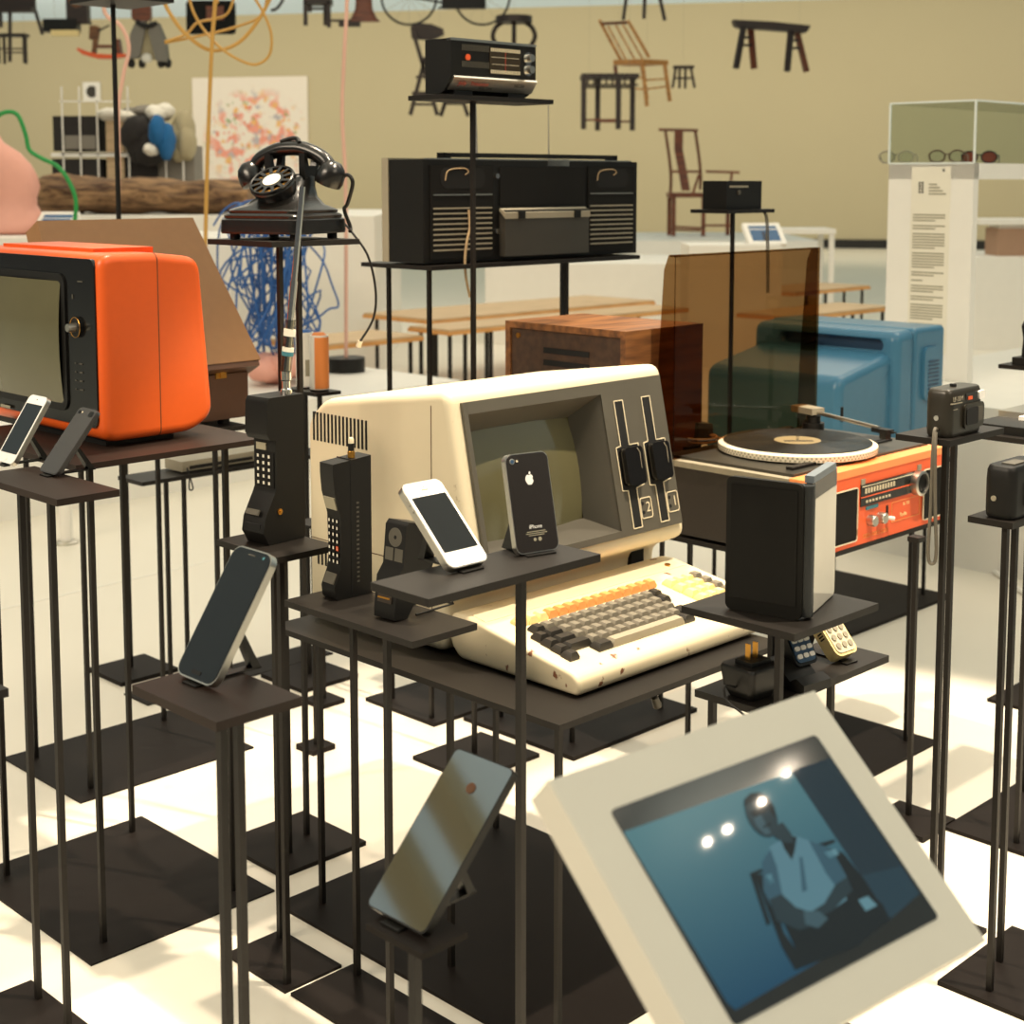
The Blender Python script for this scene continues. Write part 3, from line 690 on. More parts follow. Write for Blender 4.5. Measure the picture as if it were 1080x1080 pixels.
O = W(110, 466, z0+.014); dp, _ = fp(227, 452, O); _, h = fp(110, 268, O); O = V((O.x, O.y, z0+.0005))
h += .014; wd = .45
o = thing('television', 'bright orange portable television with a black control strip and olive screen', 'television', O, 45)
m_ = dp*.5
prism_r(MB(), [(0, .010), (dp*.80, .010), (dp*1.0, .034), (dp*.90, h-.012), (m_, h-.002), (0, h)], 0, wd, 'y', .026, .014, 5, 5).build('shell', 'orange', o)
MB().box((.03, .07, h-.006), (.14, wd-.07, h+.005), .004).build('top_handle', 'orange', o)
MB().rr(wd/2, (h+.008)/2, wd+.0008, h-.0115, .0135, m_-.0007, m_+.0007, 'x').build('seam', 'brown', o)
MB().rr(wd/2, .008+h/2+.004, wd-.026, h-.042, .014, -.003, .01, 'x', .0015).build('front_panel', 'blackg', o)
MB().rr(wd/2+.04, h/2+.008, .325, .225, .02, -.006, 0, 'x', .002).build('screen_surround', 'black', o)
dome(MB(), (wd/2+.04, h/2+.008), .150, .100, -.0055, .012).build('picture_tube', 'crt', o)
kn = MB().lathe([(.017, 0), (.017, .004), (.0155, .005)], (-.003, .0, 0), 24, 'x'); 
k_, kz = fq(84, 345, O)
kn = MB().cyl((-.002, k_, kz), (-.008, k_, kz), .017, n=28).build('tuning_dial', 'black', o)
MB().cyl((-.008, k_, kz), (-.022, k_, kz), .0075, .0065, n=20).build('tuning_knob', 'silver', kn)
MB().tube([(-.0085, k_+.0162*math.cos(2*math.pi*i/28), kz+.0162*math.sin(2*math.pi*i/28)) for i in range(28)], .0005, 5, True).build('dial_rim', 'brass', kn)
mb = MB()
for i in range(4): mb.box((-.0042, k_-.012, kz-.06-i*.014), (-.0032, k_-.003, kz-.0575-i*.014)).box((-.0042, k_+.008, kz-.06-i*.014), (-.0032, k_+.012, kz-.058-i*.014))
mb.box((-.0042, k_+.012, kz+.045), (-.0032, k_+.015, kz+.052)).box((-.0042, k_-.02, kz+.073), (-.0032, k_-.004, kz+.075)).build('control_marks', 'dgrey', o)
MB().box((-.0075, .30, .035), (-.0065, .335, .040)).build('nameplate', 'ink', o)
MB().box((.02, .03, 0), (dp*.7, wd-.03, .014)).build('foot', 'black', o)
# ------------------------------------------------------------------ brown portable record player behind it
O = S['case'].P(.02, .03, .0005)
o = thing('portable_record_player', 'brown portable record player with its lid open and a brass catch, behind the orange television', 'record player', O, 45)
Fb = V(O); aR, _ = fp(262, 430, O); _, hb = fp(262, 392, O)
MB().box((0, 0, .012), (aR, .24, hb), .004).build('base', 'brown', o)
for a in (.03, aR-.05):
    for b in (.02, .2): MB().cyl((a, b, 0), (a, b, .013), .013).build('foot', 'black', o)
br = D(275, 379, O.y+aR*Q); brl = br-O; ax_, by_, zz_ = brl.dot(A), brl.dot(B), brl.z
up = V((0, .15, .29)); LL = up.length; up.normalize()
lid = MB(frame((ax_-.44, by_, zz_), (1, 0, 0), up)).prism([(0, 0), (.44, 0), (.44-.06, LL+.01), (.02, LL+.01)], -.055, 0, 'z', .004).build('lid', 'tan', o)
MB(frame((ax_-.44, by_, zz_), (1, 0, 0), up)).box((-.0, -.012, -.056), (.435, .002, -.002)).build('lid_rim', 'brown', lid)
ca, cz = fp(233, 393, O); MB().box((ca-.014, -.003, cz-.012), (ca+.012, .002, cz+.006), .001).box((ca-.005, -.006, cz-.01), (ca+.004, -.002, cz+.012), .001).build('catch', 'brass', o)
# slim device on the low stand
O = S['low'].P(.12, .02, .0005)
o = thing('tape_deck', 'slim grey device lying flat on the low wide stand behind the orange television table', 'device', O, 45)
MB().box((0, 0, .004), (.34, .075, .028), .003).build('body', 'grey', o); MB().box((.02, -.001, .008), (.2, .002, .016)).build('front_strip', 'black', o)
MB().tube(smooth_path([(.012, -.002, .012), (.012, -.012, -.004), (.018, -.016, -.035), (.008, -.016, -.035), (.012, -.012, -.004)]), .0018).build('loop', 'black', o)
# ------------------------------------------------------------------ rotary telephone
O = S['rot'].P(.10, .10, .0005)
bkt = mat('bakelite', (18, 17, 15), .26)
o = thing('rotary_telephone', 'glossy black rotary dial telephone with its handset on the cradle', 'telephone', O, -25)
def sq(w, d, z, r, n=5, cy=0): return [(x, y, z) for x, y in rrect(0, cy, w, d, r, n)]
MB().loft([sq(.168, .165, .010, .02), sq(.170, .167, .014, .02), sq(.168, .165, .034, .02), sq(.160, .157, .037, .02), sq(.162, .159, .041, .02), sq(.158, .155, .044, .02), sq(.150, .147, .046, .022), sq(.152, .149, .050, .022), sq(.146, .143, .053, .024), sq(.120, .122, .060, .035, cy=.004), sq(.098, .098, .074, .04, cy=.014), sq(.088, .076, .092, .035, cy=.022), sq(.088, .060, .108, .028, cy=.026), sq(.078, .048, .114, .022, cy=.028)]).build('body', bkt, o)
for sx in (-1, 1):
    for sy in (-1, 1): MB().cyl((sx*.062, sy*.06, 0), (sx*.062, sy*.06, .012), .009).build('foot', 'black', o)
DM = frame((0, -.032, .098), (1, 0, 0), (0, .80, .60))
MB(DM).lathe([(.030, -.05), (.036, -.02), (.040, -.006), (.042, 0), (.0405, .003), (.0, .003)], n=40).build('dial_base', bkt, o)
dw = MB(DM).lathe([(.021, .004), (.022, .007), (.0, .007)], n=30).build('finger_wheel', bkt, o)
mb = MB(DM)
mb.tube([(.039*math.cos(2*math.pi*i/32), .039*math.sin(2*math.pi*i/32), .006) for i in range(32)], .0026, 8, True)
for i in range(12): a = 2*math.pi*i/12; mb.bar((.021*math.cos(a), .021*math.sin(a), .006), (.039*math.cos(a), .039*math.sin(a), .006), .006, .003)
mb.build('finger_holes', 'chrome', dw) if False else mb.build('finger_ring', bkt, dw)
mb = MB(DM)
for i in range(12): a = 2*math.pi*(i+.5)/12; mb.cyl((.030*math.cos(a), .030*math.sin(a), .003), (.030*math.cos(a), .030*math.sin(a), .0036), .0048, n=12)
mb.build('number_dots', 'brass', dw)
MB(DM).cyl((0, 0, .007), (0, 0, .0078), .0165, n=30).build('dial_card', 'paper', dw)
for sx in (-1, 1):
    MB().prism([(.005, .105), (.05, .105), (.054, .150), (.046, .150), (.040, .128), (.018, .128), (.012, .150), (.004, .150)], sx*.036-.006, sx*.036+.006, 'x', .0025).build('cradle_arm', bkt, o)
hs = MB().tube(smooth_path([(-.082, .028, .118), (-.066, .028, .140), (-.03, .028, .156), (0, .028, .159), (.03, .028, .156), (.066, .028, .140), (.082, .028, .118)], 5), .0135, 14).build('handset', bkt, o)
for sx, nm in ((-1, 'earpiece'), (1, 'mouthpiece')):
    d = MB(frame((sx*.082, .024, .116), (1, 0, 0), (0, 0, 1)))
    d.m = Matrix.Translation((sx*.084, .024, .114)) @ Matrix.Rotation(R(sx*24), 4, 'Y')
    d.lathe([(.0, .022), (.012, .021), (.021, .013), (.025, .002), (.026, -.012), (.024, -.02), (0, -.022)], n=26).build(nm, bkt, hs)
MB().tube(smooth_path([(-.02, .022, .17), (-.005, .03, .176), (.01, .03, .176), (.022, .02, .168)]), .004).build('cord_loop', 'black', hs)
cp = smooth_path([(.088, .03, .095), (.108, .036, .112), (.118, .04, .098), (.104, .045, .062), (.088, .06, .05), (.094, .07, .02), (.098, .062, .012)])
MB().tube(cp, .0035).build('cord', 'black', o)
P_ = [D(360, 232, 2.76), D(372, 246, 2.72), D(388, 270, 2.70), D(396, 305, 2.70), D(394, 335, 2.70), D(380, 360, 2.70)]
c = MB().tube(smooth_path(P_), .0022).build('telephone_lead', 'black'); tag(c, 'thin black lead with a cream plug hanging from the rotary telephone', 'cable')
MB().cyl(P_[-1], P_[-1]+V((-.004, 0, -.010)), .005).build('plug', 'cream', c)
# ------------------------------------------------------------------ transistor radio
O = S['rad'].P(.03, .012, .0005)
o = thing('transistor_radio', 'black transistor radio with a silver lower strip and two chrome knobs, on the tallest stand', 'radio', O, 45)
lw, _ = fp(565, 90, O); _, h = fp(478, 40, O); dd = .075
MB().prism([(.02, .008), (0, .036), (0, h), (dd, h), (dd, .004), (.03, .004)], 0, lw, 'x', .003).build('case', 'black', o)
MB().prism([(.014, .010), (-.004, .034), (-.002, .037), (.022, .012)], .006, lw+.001, 'x').build('silver_strip', 'silver', o)
MB().box((.0, -.002, h-.004), (lw, .012, h+.001)).build('top_edge', 'silver', o)
for s in (.02, .17): MB().box((s, .012, -.0002), (s+.05, .05, .009), .002).build('foot', 'black', o)
dl = MB().box((lw*.44, -.002, .045), (lw*.80, .001, h-.012), .001).build('dial_window', mat('dial_glass', (58, 50, 38), .2), o)
mb = MB()
for i in range(16):
    x = lw*.45+i*lw*.0222; mb.box((x, -.0032, .046), (x+.003, -.0018, .053)).box((x, -.0032, h-.02), (x+.003, -.0018, h-.013))
for z in (.064, .078): mb.box((lw*.46, -.0030, z), (lw*.78, -.0020, z+.0008))
mb.build('dial_scale', 'cream', dl); MB().box((lw*.62, -.0034, .05), (lw*.622, -.002, h-.018)).build('needle', 'red', dl)
mb = MB()
for z0_ in (.055, h-.022):
    for i in range(18): mb.box((.03+i*.0042, -.0015, z0_), (.032+i*.0042, .001, z0_+.012))
mb.build('speaker_slots', 'dgrey', o)
for zk in (.058, h-.028):
    k = MB().lathe([(.0125, 0), (.0125, .002), (.0085, .002)], (lw*.9, 0, zk), 22, 'y').build('knob_ring', 'chrome', o)
    MB().cyl((lw*.9, 0, zk), (lw*.9, -.014, zk), .0085, .0075).build('knob', 'silver', k)
MB().cyl((.045, .001, h-.035), (.045, -.003, h-.035), .006).build('badge', 'orange_red', o)
SM = frame((0, .0035, .0215), (1, 0, 0), (0, -.018, .024))
for tx, x, sz, m in (('Jolly', .032, .013, 'red'), ('Transistor', .078, .012, 'red'), ('SOLID STATE', .098, .0065, 'ink_dk'), ('DELUXE', .19, .008, 'ink_dk')):
    text(tx, sz, m, o, SM @ Matrix.Translation((x, .003 if sz > .007 else -.006, .0021)))
# ------------------------------------------------------------------ boombox seen from behind
O = S['boom'].P(.004, .03, .0005)
o = thing('boombox', 'wide black boombox seen from behind with slotted vents and a battery hatch', 'boombox', O, 45)
lw, _ = fp(671, 265, O); _, h = fp(456, 168, O); dd = .115
MB().box((0, 0, .004), (lw, dd, h), .004).build('case', 'black', o)
MB().box((-.002, dd, .004), (lw+.002, dd+.022, h+.004), .004).build('front_frame', 'grey', o)
MB().box((.09, .03, h+.006), (lw-.04, .055, h+.016), .004).box((.09, .03, h-.002), (.11, .055, h+.014)).box((lw-.06, .03, h-.002), (lw-.04, .055, h+.014)).build('carry_handle', 'black', o)
MB().box((.02, .002, h), (lw-.02, .02, h+.003)).build('top_trim', 'silver', o)
for x0, x1 in ((.02, .21), (lw-.185, lw-.015)):
    p = MB().box((x0, -.004, .012), (x1, .002, h-.012), .002).build('rear_panel', 'blackm', o)
    mb = MB()
    for i in range(9): mb.box((x0+.006, -.006, .03+i*.0115), (x1-.006, -.0035, .0335+i*.0115))
    mb.build('vent_slats', 'grey', p)
    MB().box((x0+.006, -.0065, .152), (x1-.006, -.0035, .155)).build('ledge', 'silver', p)
    MB().prism(rrect((x0+x1)/2, .19, (x1-x0)*.72, .046, .022), -.005, -.003, 'y').build('recess', 'hole', p)
    MB().tube(smooth_path([((x0+x1)/2-.055, -.006, .185), ((x0+x1)/2-.045, -.006, .207), ((x0+x1)/2, -.006, .212), ((x0+x1)/2+.015, -.006, .205), ((x0+x1)/2+.005, -.006, .198)]), .0014).build('wire', 'cord_tan', p)
hx = .232
ht = MB().box((hx, -.02, .012), (lw-.20, .0, .118), .004).build('battery_hatch', mat('charcoal_plastic', (56, 53, 46), .5), o)
MB().prism([(-.022, .098), (-.022, .112), (-.004, .122), (.0, .118)], hx-.002, lw-.198, 'x').build('hatch_lip', 'grey', ht)
for x in (hx+.05, lw-.245): MB().box((x-.010, -.026, .098), (x+.010, -.018, .114), .002).build('latch', 'black', ht)
MB().box((hx, -.003, .128), (lw-.20, .0, h-.015), .002).build('upper_panel', 'blackm', o)
MB().box((hx+.16, .0, h-.012), (hx+.235, .03, h+.004), .001).build('silver_plate', 'silver', o)
for x, z in ((.222, .195), (.222, .07), (lw-.192, .05)): MB().cyl((x, .001, z), (x, -.006, z), .006).build('screw', 'chrome', o)
a1, _ = fp(522, 165, O); MB().cyl((a1, .06, h), (a1-.004, .06, h+.155), .0028, .0018).build('aerial', 'silver', o)
a2, _ = fp(598, 165, O); MB().cyl((a2, .06, h), (a2-.002, .06, h+.14), .0016, .001).build('aerial', 'silver', o)
pt = [(.13, -.007, .12), (.128, -.012, .08), (.118, -.013, .05), (.112, -.013, .01), (.112, -.016, -.03), (.122, -.018, -.075)]
cbl = MB().tube(smooth_path(pt), .003).build('dangling_wire', 'cord_tan', o)
# small camera case
O = S['cube'].P(.012, .015, .0005)
o = thing('camera', 'small black boxy camera on the tall thin stand behind the smoked lid', 'camera', O, 45)
MB().box((0, 0, 0), (.15, .075, .072), .004).build('body', 'black', o); MB().box((.012, -.001, .055), (.09, .002, .06)).build('front_strip', 'grey', o)
MB().cyl((.05, .001, .043), (.05, -.004, .043), .006).build('badge', 'dgrey', o)
MB().box((.145, .02, .03), (.153, .05, .06), .002).build('strap_lug', 'silver', o)
st = [(.153, .03, .035), (.160, .028, .02), (.176, .02, -.005), (.176, .0, -.02), (.178, -.005, -.1), (.178, -.008, -.22)]
MB().tube(smooth_path(st), .002).tube(smooth_path([(x-.008, y, z) for x, y, z in st[2:]]), .002).build('wrist_strap', 'cord_gry', o)
# ------------------------------------------------------------------ orange-fronted record player with radio
st = S['turn']; O = st.P(0, 0, .0005); la, lb = st.la, st.lb; HB = .156
o = thing('record_player', 'record player with an orange radio front, smoked lid raised and a record on the platter', 'record player', O, 45)
MB().box((.004, .01, .006), (la-.004, lb, HB-.004), .003).build('cabinet', mat('dark_brown_cabinet', (46, 38, 30), .5), o)
MB().box((0, .004, HB-.012), (la, lb, HB), .002).build('top_board', 'grey', o)
a0, _ = fp(893, 520, O)
MB().box((.0, -.004, .002), (la, .012, HB), .003).build('front_panel', 'orange_red', o)
MB().box((-.001, -.0055, HB-.013), (la+.001, .03, HB+.002), .002).build('front_top_edge', mat('pale_orange_trim', (240, 146, 84), .4), o)
MB().box((.02, .034, HB), (la-.02, lb-.01, HB+.006), .002).build('deck_plate', mat('black_deck', (50, 48, 42), .35), o)
def grille(x0, x1):
    g = MB().prism(rrect((x0+x1)/2, .066, x1-x0, .106, .006), -.0065, -.003, 'y').build('speaker_grille', 'blackm', o)
    mb = MB(); r = rrect((x0+x1)/2, .066, x1-x0, .106, .006)
    for i in range(len(r)): p, q = r[i], r[(i+1) % len(r)]; mb.bar((p[0], -.0068, p[1]), (q[0], -.0068, q[1]), .003, .002)
    mb.build('grille_rim', 'cream', g)
gx1, _ = fp(903, 540, O); gx2, _ = fp(971, 520, O)
grille(.014, gx1-.006); grille(gx2, la-.012)
x0, x1 = gx1+.006, gx2-.008
dlw = MB().box((x0, -.0065, .078), (x1-.012, -.003, .122)).build('tuning_window', 'blackg', o)
mb = MB()
for i in range(11): mb.box((x0+.014+i*.0105, -.0078, .103), (x0+.0195+i*.0105, -.0062, .113))
mb.box((x0+.004, -.0078, .117), (x1-.03, -.0062, .1182))
for i in range(8): mb.box((x0+.018+i*.012, -.0078, .084), (x0+.024+i*.012, -.0062, .0885))
mb.build('tuning_scale', 'cream', dlw)
MB().box((x0, -.0078, .0955), (x1-.03, -.0062, .0975)).build('red_line', 'orange_red', dlw)
kn = MB().lathe([(.026, 0), (.026, .016), (.023, .018), (.021, .018), (.0205, .012), (0, .012)], (x1-.02, -.004, .097), 36, 'y').build('tuning_knob', 'silver', o)
MB().lathe([(.0205, .0125), (.0195, .0145), (.018, .0125)], (x1-.02, -.004, .097), 36, 'y').build('knob_ring', 'black', kn)
for x in (x0+.036, x0+.073): MB().lathe([(.0115, 0), (.0115, .014), (.010, .016), (0, .016)], (x, -.004, .046), 24, 'y').build('knob', 'silver', o)
sw = MB().box((x0+.098, -.0055, .044), (x0+.105, -.003, .066)).build('slide_switch', 'hole', o)
MB().cyl((x0+.097, -.006, .042), (x0+.108, -.018, .040), .004).build('switch_lever', 'white', sw)
mb = MB(); r = [(x0+.120, .028), (x1-.004, .028), (x1-.004, .068), (x0+.120, .068)]
for i in range(4): p, q = r[i], r[(i+1) % 4]; mb.bar((p[0], -.0045, p[1]), (q[0], -.0045, q[1]), .0012, .001)
for x in (x0+.012, x0+.045, x0+.078): 
    for k in range(3): 
        r = rrect(x+.006+k*.009, .016, .007, .007, .001, 1)
        for i in range(len(r)): p, q = r[i], r[(i+1) % len(r)]; mb.bar((p[0], -.0045, p[1]), (q[0], -.0045, q[1]), .0007, .001)
mb.build('panel_lines', 'key_o', o)
TF = frame((0, -.0042, 0), (1, 0, 0), (0, 0, 1))
text('SL 700', .009, 'key_c', o, TF @ Matrix.Translation(((x0+x1)/2+.06, .059, 0)))
text('Radio', .012, 'key_c', o, TF @ Matrix.Translation(((x0+x1)/2+.05, .038, 0)))
MB().box((x0+.022, -.0058, .0685), (x0+.066, -.0035, .0755)).build('name_badge', 'lab_teal', o)
for x in (x0+.006, x1-.012): MB().box((x-.005, -.0065, .122), (x+.009, -.003, .133)).build('clip', 'grey', o)
pc = W(841, 466, O.z+HB+.024)-O; px_, py_ = pc.dot(A), pc.dot(B)
pr_ = .163
pl = MB().lathe([(.05, HB+.006), (pr_-.012, HB+.007), (pr_, HB+.010), (pr_, HB+.022), (pr_-.006, HB+.025), (.0, HB+.025)], (px_, py_, 0), 72).build('platter', mat('cream_platter', (226, 216, 192), .35), o)
mb = MB()
for k in range(2):
    for i in range(110):
        a = 2*math.pi*(i+.5*k)/110; c, s_ = math.cos(a), math.sin(a)
        mb.bar((px_+(pr_-.001)*c, py_+(pr_-.001)*s_, HB+.0135+k*.005), (px_+(pr_+.0006)*c, py_+(pr_+.0006)*s_, HB+.0135+k*.005), .0035, .0032)
mb.build('strobe_dots', 'ink', pl)
vin = bpy.data.materials.new('black_vinyl'); vin.use_nodes = True; b = vin.node_tree.nodes['Principled BSDF']; nt = vin.node_tree
b.inputs['Base Color'].default_value = lin((26, 25, 23)); b.inputs['Roughness'].default_value = .22
wv = nt.nodes.new('ShaderNodeTexWave'); wv.wave_type = 'RINGS'; wv.rings_direction = 'Z'; wv.inputs['Scale'].default_value = 260
tc = nt.nodes.new('ShaderNodeTexCoord'); nt.links.new(tc.outputs['Object'], wv.inputs['Vector'])
bp = nt.nodes.new('ShaderNodeBump'); bp.inputs['Strength'].default_value = .35; bp.inputs['Distance'].default_value = .002; nt.links.new(wv.outputs[0], bp.inputs['Height']); nt.links.new(bp.outputs[0], b.inputs['Normal'])
rec = MB().lathe([(.0, .0), (.1515, .0), (.1525, .001), (.1515, .002), (.05, .0022), (.0, .0022)], n=72).build('vinyl_record', vin)
rec.location = O+A*px_+B*py_+V((0, 0, HB+.0253)); tag(rec, 'black vinyl record with a tan label lying on the platter', 'record')
MB().cyl((0, 0, .0023), (0, 0, .0028), .048, n=40).build('record_label', mat('tan_record_label', (128, 112, 78), .5), rec)
mb = MB()
for i in range(3): mb.bar((-.03, -.02+i*.007, .003), (.03, -.02+i*.007, .003), .0025, .0006)
mb.build('label_print', 'ink_dk', rec)
MB().cyl((px_, py_, HB+.02), (px_, py_, HB+.040), .0035).build('spindle', 'chrome', pl)
tb = W(858, 436, O.z+HB+.05)-O; te = W(934, 455, O.z+HB+.042)-O
tl = lambda v, z: (v.dot(A), v.dot(B), z)
ta_ = MB().cyl(tl(tb, HB+.0055), tl(tb, HB+.03), .024, n=28).cyl(tl(tb, HB+.03), tl(tb, HB+.045), .016, n=24).build('tonearm_base', 'black', o)
dv = (te-tb).normalized()
cap = tb-dv*.02
MB(frame(tl(cap, HB+.056), dv.xyz if False else (dv.dot(A), dv.dot(B), 0), (0, 0, 1))).box((-.035, -.007, -.018), (.035, .007, .018), .004).build('counterweight', 'grey', ta_)
MB().tube([tl(tb, HB+.054), tl(te-dv*.02, HB+.046)], .0045, 12).build('tonearm', 'silver', ta_)
MB(frame(tl(te, HB+.042), (dv.dot(A), dv.dot(B), 0), (0, 0, 1))).box((-.032, -.004, -.010), (.014, .005, .010), .002).box((-.01, -.016, -.008), (.008, -.004, .008), .002).box((.012, .0, -.002), (.03, .003, .002)).build('headshell', 'black', ta_)
rq = W(888, 436, O.z+HB+.02)-O
MB().cyl(tl(rq, HB), tl(rq, HB+.035), .0035).build('arm_rest', 'black', o)
sq_ = W(915, 466, O.z+HB+.006)-O
MB(frame(tl(sq_, HB+.006), (1, 0, 0), (0, 1, 0))).box((-.05, -.03, 0), (.05, .03, .004), .001).box((-.042, -.022, .003), (.042, .022, .006), .001).build('arm_tray', 'black', o)
sw2 = W(845, 493, O.z+HB+.006)-O
MB(frame(tl(sw2, HB+.006), (1, 0, 0), (0, 1, 0))).box((-.04, -.008, 0), (.04, .008, .006), .001).build('speed_selector', 'black', o)
# smoked lid standing open at the back
hL = fp(703, 268, O+B*lb)[1]; tk = .004
yl_ = lb-.046; lr = la-.030
ld = MB().box((.0, yl_, HB+.001), (lr, yl_+tk, hL), .001).build('smoked_lid', 'smoke', o)
side = [(yl_+tk+.001, HB+.001), (yl_+tk+.001, hL), (yl_+.020, hL), (yl_+.032, hL-.03), (yl_+.046, hL-.25), (yl_+.050, HB+.001)]
MB().prism(side, .0, .004, 'x').build('lid_side', 'smoke', ld); MB().prism(side, lr-.004, lr, 'x').build('lid_side', 'smoke', ld)
MB().box((.004, yl_+tk, hL-.004), (lr-.004, yl_+.020, hL)).build('lid_top', 'smoke', ld)
for x in (.09, la-.11): MB().box((x, lb-.012, HB-.004), (x+.04, lb+.003, HB+.010), .002).build('hinge', 'black', o)
# grey adaptor with its lead lying on the record player
p = W(738, 470, O.z+HB+.0)
ad = thing('power_adaptor', 'small dark power adaptor with coiled lead on the rear left corner of the record player', 'adaptor', V((p.x, p.y, O.z+HB+.0065)), 30)
MB().prism([(-.022, 0), (.022, 0), (.019, .042), (-.017, .046)], -.02, .02, 'y', .004).build('body', mat('green_black_plastic', (58, 60, 50), .5), ad)
lp = [(.03*math.cos(i*.9)-.012, .03*math.sin(i*.9)-.026, .004+.0011*i) for i in range(16)]
lp += [(.03, -.075, .01), (.018, -.115, .0), (.016, -.135, -.02), (.014, -.137, -.08), (.012, -.134, -.13), (.018, -.134, -.165), (.010, -.134, -.195), (.006, -.134, -.165), (.013, -.134, -.14)]
MB().tube(smooth_path(lp, 5), .0022).build('lead', 'cord_tan', ad)
# ------------------------------------------------------------------ tablet computer standing in an open folio
stt = S['tab']; z = stt.z
p0 = W(766, 641, z); p1 = W(846, 655, z); p2 = W(878, 634, z)
d1 = (p1-p0); L1 = d1.length; _, hT = fq(766, 501, p0)
o = thing('tablet_computer', 'black tablet computer standing upright in an open folding cover', 'tablet', V((p1.x, p1.y, z+.0004)), 0)
e1 = -d1.normalized(); L2 = .115
def col_px(q): return 540+FPX*q.x/(q.y*_c+(CAM_H-q.z)*_s)
e2 = min((abs(col_px(p1+V((math.sin(t*.01), math.cos(t*.01), 0))*L2)-872), t) for t in range(0, 100))[1]; e2 = V((math.sin(e2*.01), math.cos(e2*.01), 0))
n1 = V((e1.y, -e1.x, 0)); n1 = n1 if n1.dot(p0) < 0 else -n1
MB(frame((0, 0, 0), e1, (0, 0, 1))).rr(L1/2, hT/2, L1, hT, .009, -.004, .004, 'z', .002).build('cover_panel', mat('matt_black_cover', (24, 23, 20), .5, spec=.12), o)
MB(frame((0, 0, 0), e1, (0, 0, 1))).rr(L1/2, hT/2+.004, L1-.014, hT-.026, .002, .0042 if n1.dot(frame((0,0,0), e1, (0,0,1)).col[2].xyz) > 0 else -.0052, .0052 if n1.dot(frame((0,0,0), e1, (0,0,1)).col[2].xyz) > 0 else -.0042, 'z').build('screen', mat('dim_black_glass', (20, 19, 17), .25, spec=.15), o)
sp = (e2*.011)
MB().loft([[(sp.x+.0105*math.cos(a), sp.y+.0105*math.sin(a), zz) for a in [2*math.pi*i/20 for i in range(20)]] for zz in (.004, .006, hT-.005, hT-.003)]).build('spine', mat('satin_black_spine', (38, 40, 40), .25), o)
F2 = frame(tuple(e2*.022), e2, (0, 0, 1))
MB(F2).rr(L2/2, hT/2+.002, L2, hT+.004, .008, -.004, .0035, 'z', .0015).build('tablet_back', 'silver', o)
MB(F2).rr(L2/2, hT/2+.002, L2-.004, hT, .007, .0034, .0048, 'z').build('front_glass', mat('glass_painted_reflection', (206, 200, 184), .06, coat=.6), o)  # pale reflection on the glass put into its base colour
MB(F2).box((.004, hT-.024, .0046), (L2-.004, hT-.002, .0054)).build('top_bezel', 'screen', o)
MB(F2).box((-.002, hT-.002, -.006), (L2*.9, hT+.007, .006), .002).build('top_edge', mat('grey_blue_edge', (104, 112, 118), .4), o)
# ------------------------------------------------------------------ on the low stand: plug adaptor and two phones
stl = S['lowr']; z = stl.z
p = W(791, 733, z)
o = thing('plug_adaptor', 'dark plug adaptor lying with two brass prongs up, on the low stand by the keyboard', 'adaptor', V((p.x, p.y, z+.0004)), 40)
MB().loft([[(x, y, 0) for x, y in rrect(0, 0, .040, .040, .006)], [(x, y, .012) for x, y in rrect(0, 0, .052, .052, .008)], [(x, y, .038) for x, y in rrect(0, 0, .060, .058, .008)], [(x, y, .042) for x, y in rrect(0, 0, .056, .054, .008)]]).build('body', 'black', o)
pb = MB().box((-.016, -.016, .0415), (.020, .012, .048), .001).build('pin_block', 'black', o)
for x in (-.006, .008): MB().box((x-.001, -.004, .047), (x+.0012, .003, .068), .0004).build('prong', 'brass', pb)
MB().tube(smooth_path([(-.028, .0, .016), (-.045, .003, .020), (-.048, -.004, .004), (-.05, -.03, -.004), (-.05, -.07, -.02), (-.03, -.085, -.05), (.02, -.08, -.055), (.035, -.06, -.045), (.03, -.06, .0)]), .0016).build('lead', 'black', o)
def keyphone(label, P, yaw, lean, body, face, w, h, t, rows, kw, kh, x0, y0, dx, dy, keym, rnd):
    o = phone('mobile_phone', label, 'phone', P, yaw, lean, w, h, t, body, face, rnd, 'keypad phones')
    fpn = MB().rr(0, h/2, w*.86, h*.92, rnd*.8, -.001, .0016, bev=.001).build('front_panel', face, o)
    MB().rr(0, h*.74, w*.66, h*.26, .003, .001, .0024).build('screen', 'screen', fpn)
    k0 = None
    for r in range(rows):
        for c in range(3):
            if k0 is None: k = k0 = MB().rr(0, 0, kw, kh, min(kw, kh)*.45, .001, .0034, bev=.0007).build('key', keym, fpn)
            else: k = k0.copy(); COL.objects.link(k); k.parent = fpn
            k.location = (x0+c*dx, y0+r*dy, 0)
    return o
P = W(852, 719, z)+V((0, 0, .014))
o = keyphone('dark blue keypad phone with oval white keys, standing in a charging cradle', P, 38, 30, 'black', 'bluedk', .042, .10, .018, 4, .0095, .0062, -.0118, .012, .0118, .0105, 'white', .008)
P = W(852, 726, z)
c = MB().prism([(-.016, 0), (.05, 0), (.055, .03), (.03, .03), (.008, .012), (-.002, .018), (-.016, .012)], -.026, .026, 'x', .004).build('charging_cradle', 'black'); c.location = V((P.x, P.y, z+.0004)); c.rotation_euler = (0, 0, R(38))
tag(c, 'black charging cradle under the dark blue keypad phone', 'charger')
P = W(895, 699, z)
o = keyphone('cream keypad phone with rounded keys, leaning beside the charging cradle', P, 40, 42, 'key_c', 'cream', .046, .10, .018, 4, .0085, .0085, -.0125, .014, .0125, .0125, 'grey', .010)
for k in [c for c in o.children_recursive if c.name.startswith('screen')]: pass
MB().box((-.0236, .03, -.012), (-.0228, .032, -.004)).box((-.0236, .034, -.012), (-.0228, .036, -.004)).box((-.0236, .038, -.012), (-.0228, .040, -.004)).build('side_slots', 'hole', o)
